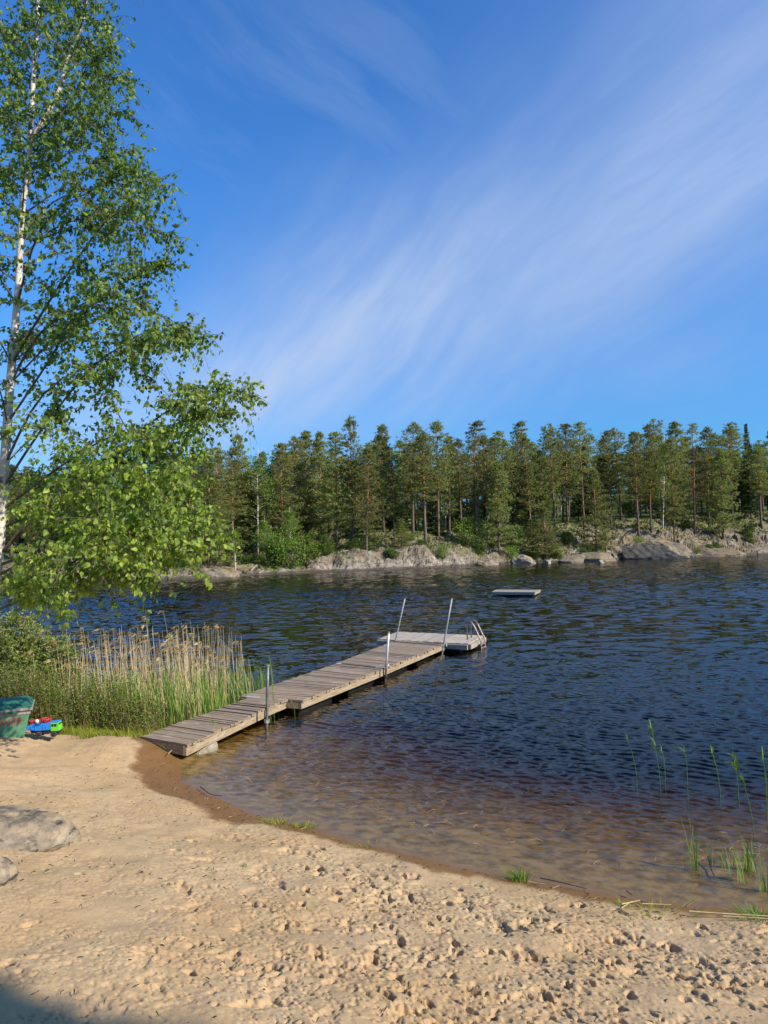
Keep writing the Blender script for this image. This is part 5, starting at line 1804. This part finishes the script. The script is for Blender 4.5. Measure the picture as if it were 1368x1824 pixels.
def straw(label, pts, r0, m, name='straw', cat='straw', group=None, z=.03):
    P_ = []
    for x, y in pts:
        q = gz(x, y, .05); q[2] = max(q[2], 0) + z; P_.append(q)
    c = np.array(P_[0])
    o = MB().tube(spline(np.array(P_) - c, 8), np.linspace(r0, r0 * .6, 8), 5).build(name, m)
    o.location = c
    tag(o, label, cat, group)


SG = 'dry reed straws washed up on the beach'
straw('longest pale straw lying along the right shore', [(1228, 1632), (1300, 1637), (1375, 1641)], .006, M_STRAW, group=SG)
straw('pale straw just below the longest one', [(1288, 1641), (1330, 1643), (1376, 1646)], .0055, M_STRAW, group=SG)
straw('short straw crossing another near the thin grass strip', [(1108, 1619), (1140, 1612)], .004, M_STRAW, group=SG)
straw('forked short straw pointing down left by the thin grass strip', [(1107, 1626), (1126, 1614)], .0035, M_STRAW, group=SG)
straw('straight straw lying along the wet sand above the thin grass', [(1144, 1618), (1196, 1620)], .0035, M_STRAW, group=SG)
straw('small straw right of the round green tuft', [(941, 1578), (972, 1583)], .0035, M_STRAW, group=SG)
straw('pale stalk among the long-bladed tuft at the gangway corner', [(300, 1352), (322, 1330)], .005, M_STRAW, group=SG, z=.06)
straw('thin dark twig lying along the waterline right of the round tuft', [(962, 1572), (1000, 1580), (1045, 1591)], .004, M_TWIG, 'twig', 'twig')
straw('dark wet twig at the waterline of the small left bay', [(357, 1407), (375, 1420), (396, 1424)], .005, M_TWIG, 'twig', 'twig')
straw('short dark twig on the wet sand near the straws', [(1116, 1596), (1126, 1602)], .004, M_TWIG, 'twig', 'twig')
straw('dark crooked stick lying in the shallow water below the sedges', [(1262, 1540), (1267, 1556), (1273, 1568)], .007, M_TWIG, 'twig', 'twig', z=-.02)


# ------------------------------------------------------------------ litter on the beach, straws imitating caustics on the lake bed
def litter():
    r = np.random.default_rng(404)

    def bits(n, name, label, cat, m, xr, yr, dr, lr, wr, on_bed=False, weight=None):
        X = r.uniform(*xr, n); Y = r.uniform(*yr, n); D = shore_d(X, Y)
        ok = (D > dr[0]) & (D < dr[1]) & ~((X > -2.9) & (X < -1.9) & (Y > 8.0))
        if weight is not None: ok &= r.random(n) < weight(X, Y, D)
        X, Y, D = X[ok], Y[ok], D[ok]; N = len(X)
        Z = base_z(X, Y, D) + (.015 if on_bed else .012)
        a = r.uniform(0, 6.28, N); L = r.uniform(*lr, N)
        d = np.stack([np.cos(a), np.sin(a), r.normal(0, .12, N)], 1) * L[:, None]
        mb = MB()
        for x, y, z, dd, ll in zip(X, Y, Z, d, L):
            p = np.array([x, y, z]); k = r.normal(0, .10, 3) * ll; k[2] = abs(k[2])
            mb.tube([p - dd / 2, p + k, p + dd / 2], [r.uniform(*wr), r.uniform(*wr), wr[0]], 4, False, r.uniform(0, 1))
        tag(mb.build(name, m), label, cat, kind='stuff')
    bits(2600, 'bed_glint_straw', 'golden straws added on the lake bed to imitate sunlight glints in the shallows', 'straw', M_REEDDRY, (-2.6, 4.5), (4.2, 10.5), (-3.6, -.42), (.03, .13), (.0012, .0026), True, lambda x, y, d: .35 + .3 * np.sin(x * 3 + y * 2))  # straws added in place of the golden caustic streaks of sunlight
    bits(5200, 'beach_litter', 'small bits of bark, needles and twigs scattered on the beach sand', 'litter', M_TWIG, (-3.4, 4.2), (1.9, 8.2), (.02, 5), (.008, .035), (.0012, .0032), False, lambda x, y, d: np.where(d < .32, 1.0, .30))
    bits(420, 'shore_straw', 'short straw pieces washed up along the waterline', 'straw', M_REEDDRY, (-2.6, 4.2), (4.0, 8.2), (.02, .30), (.02, .08), (.0010, .0018))


litter()
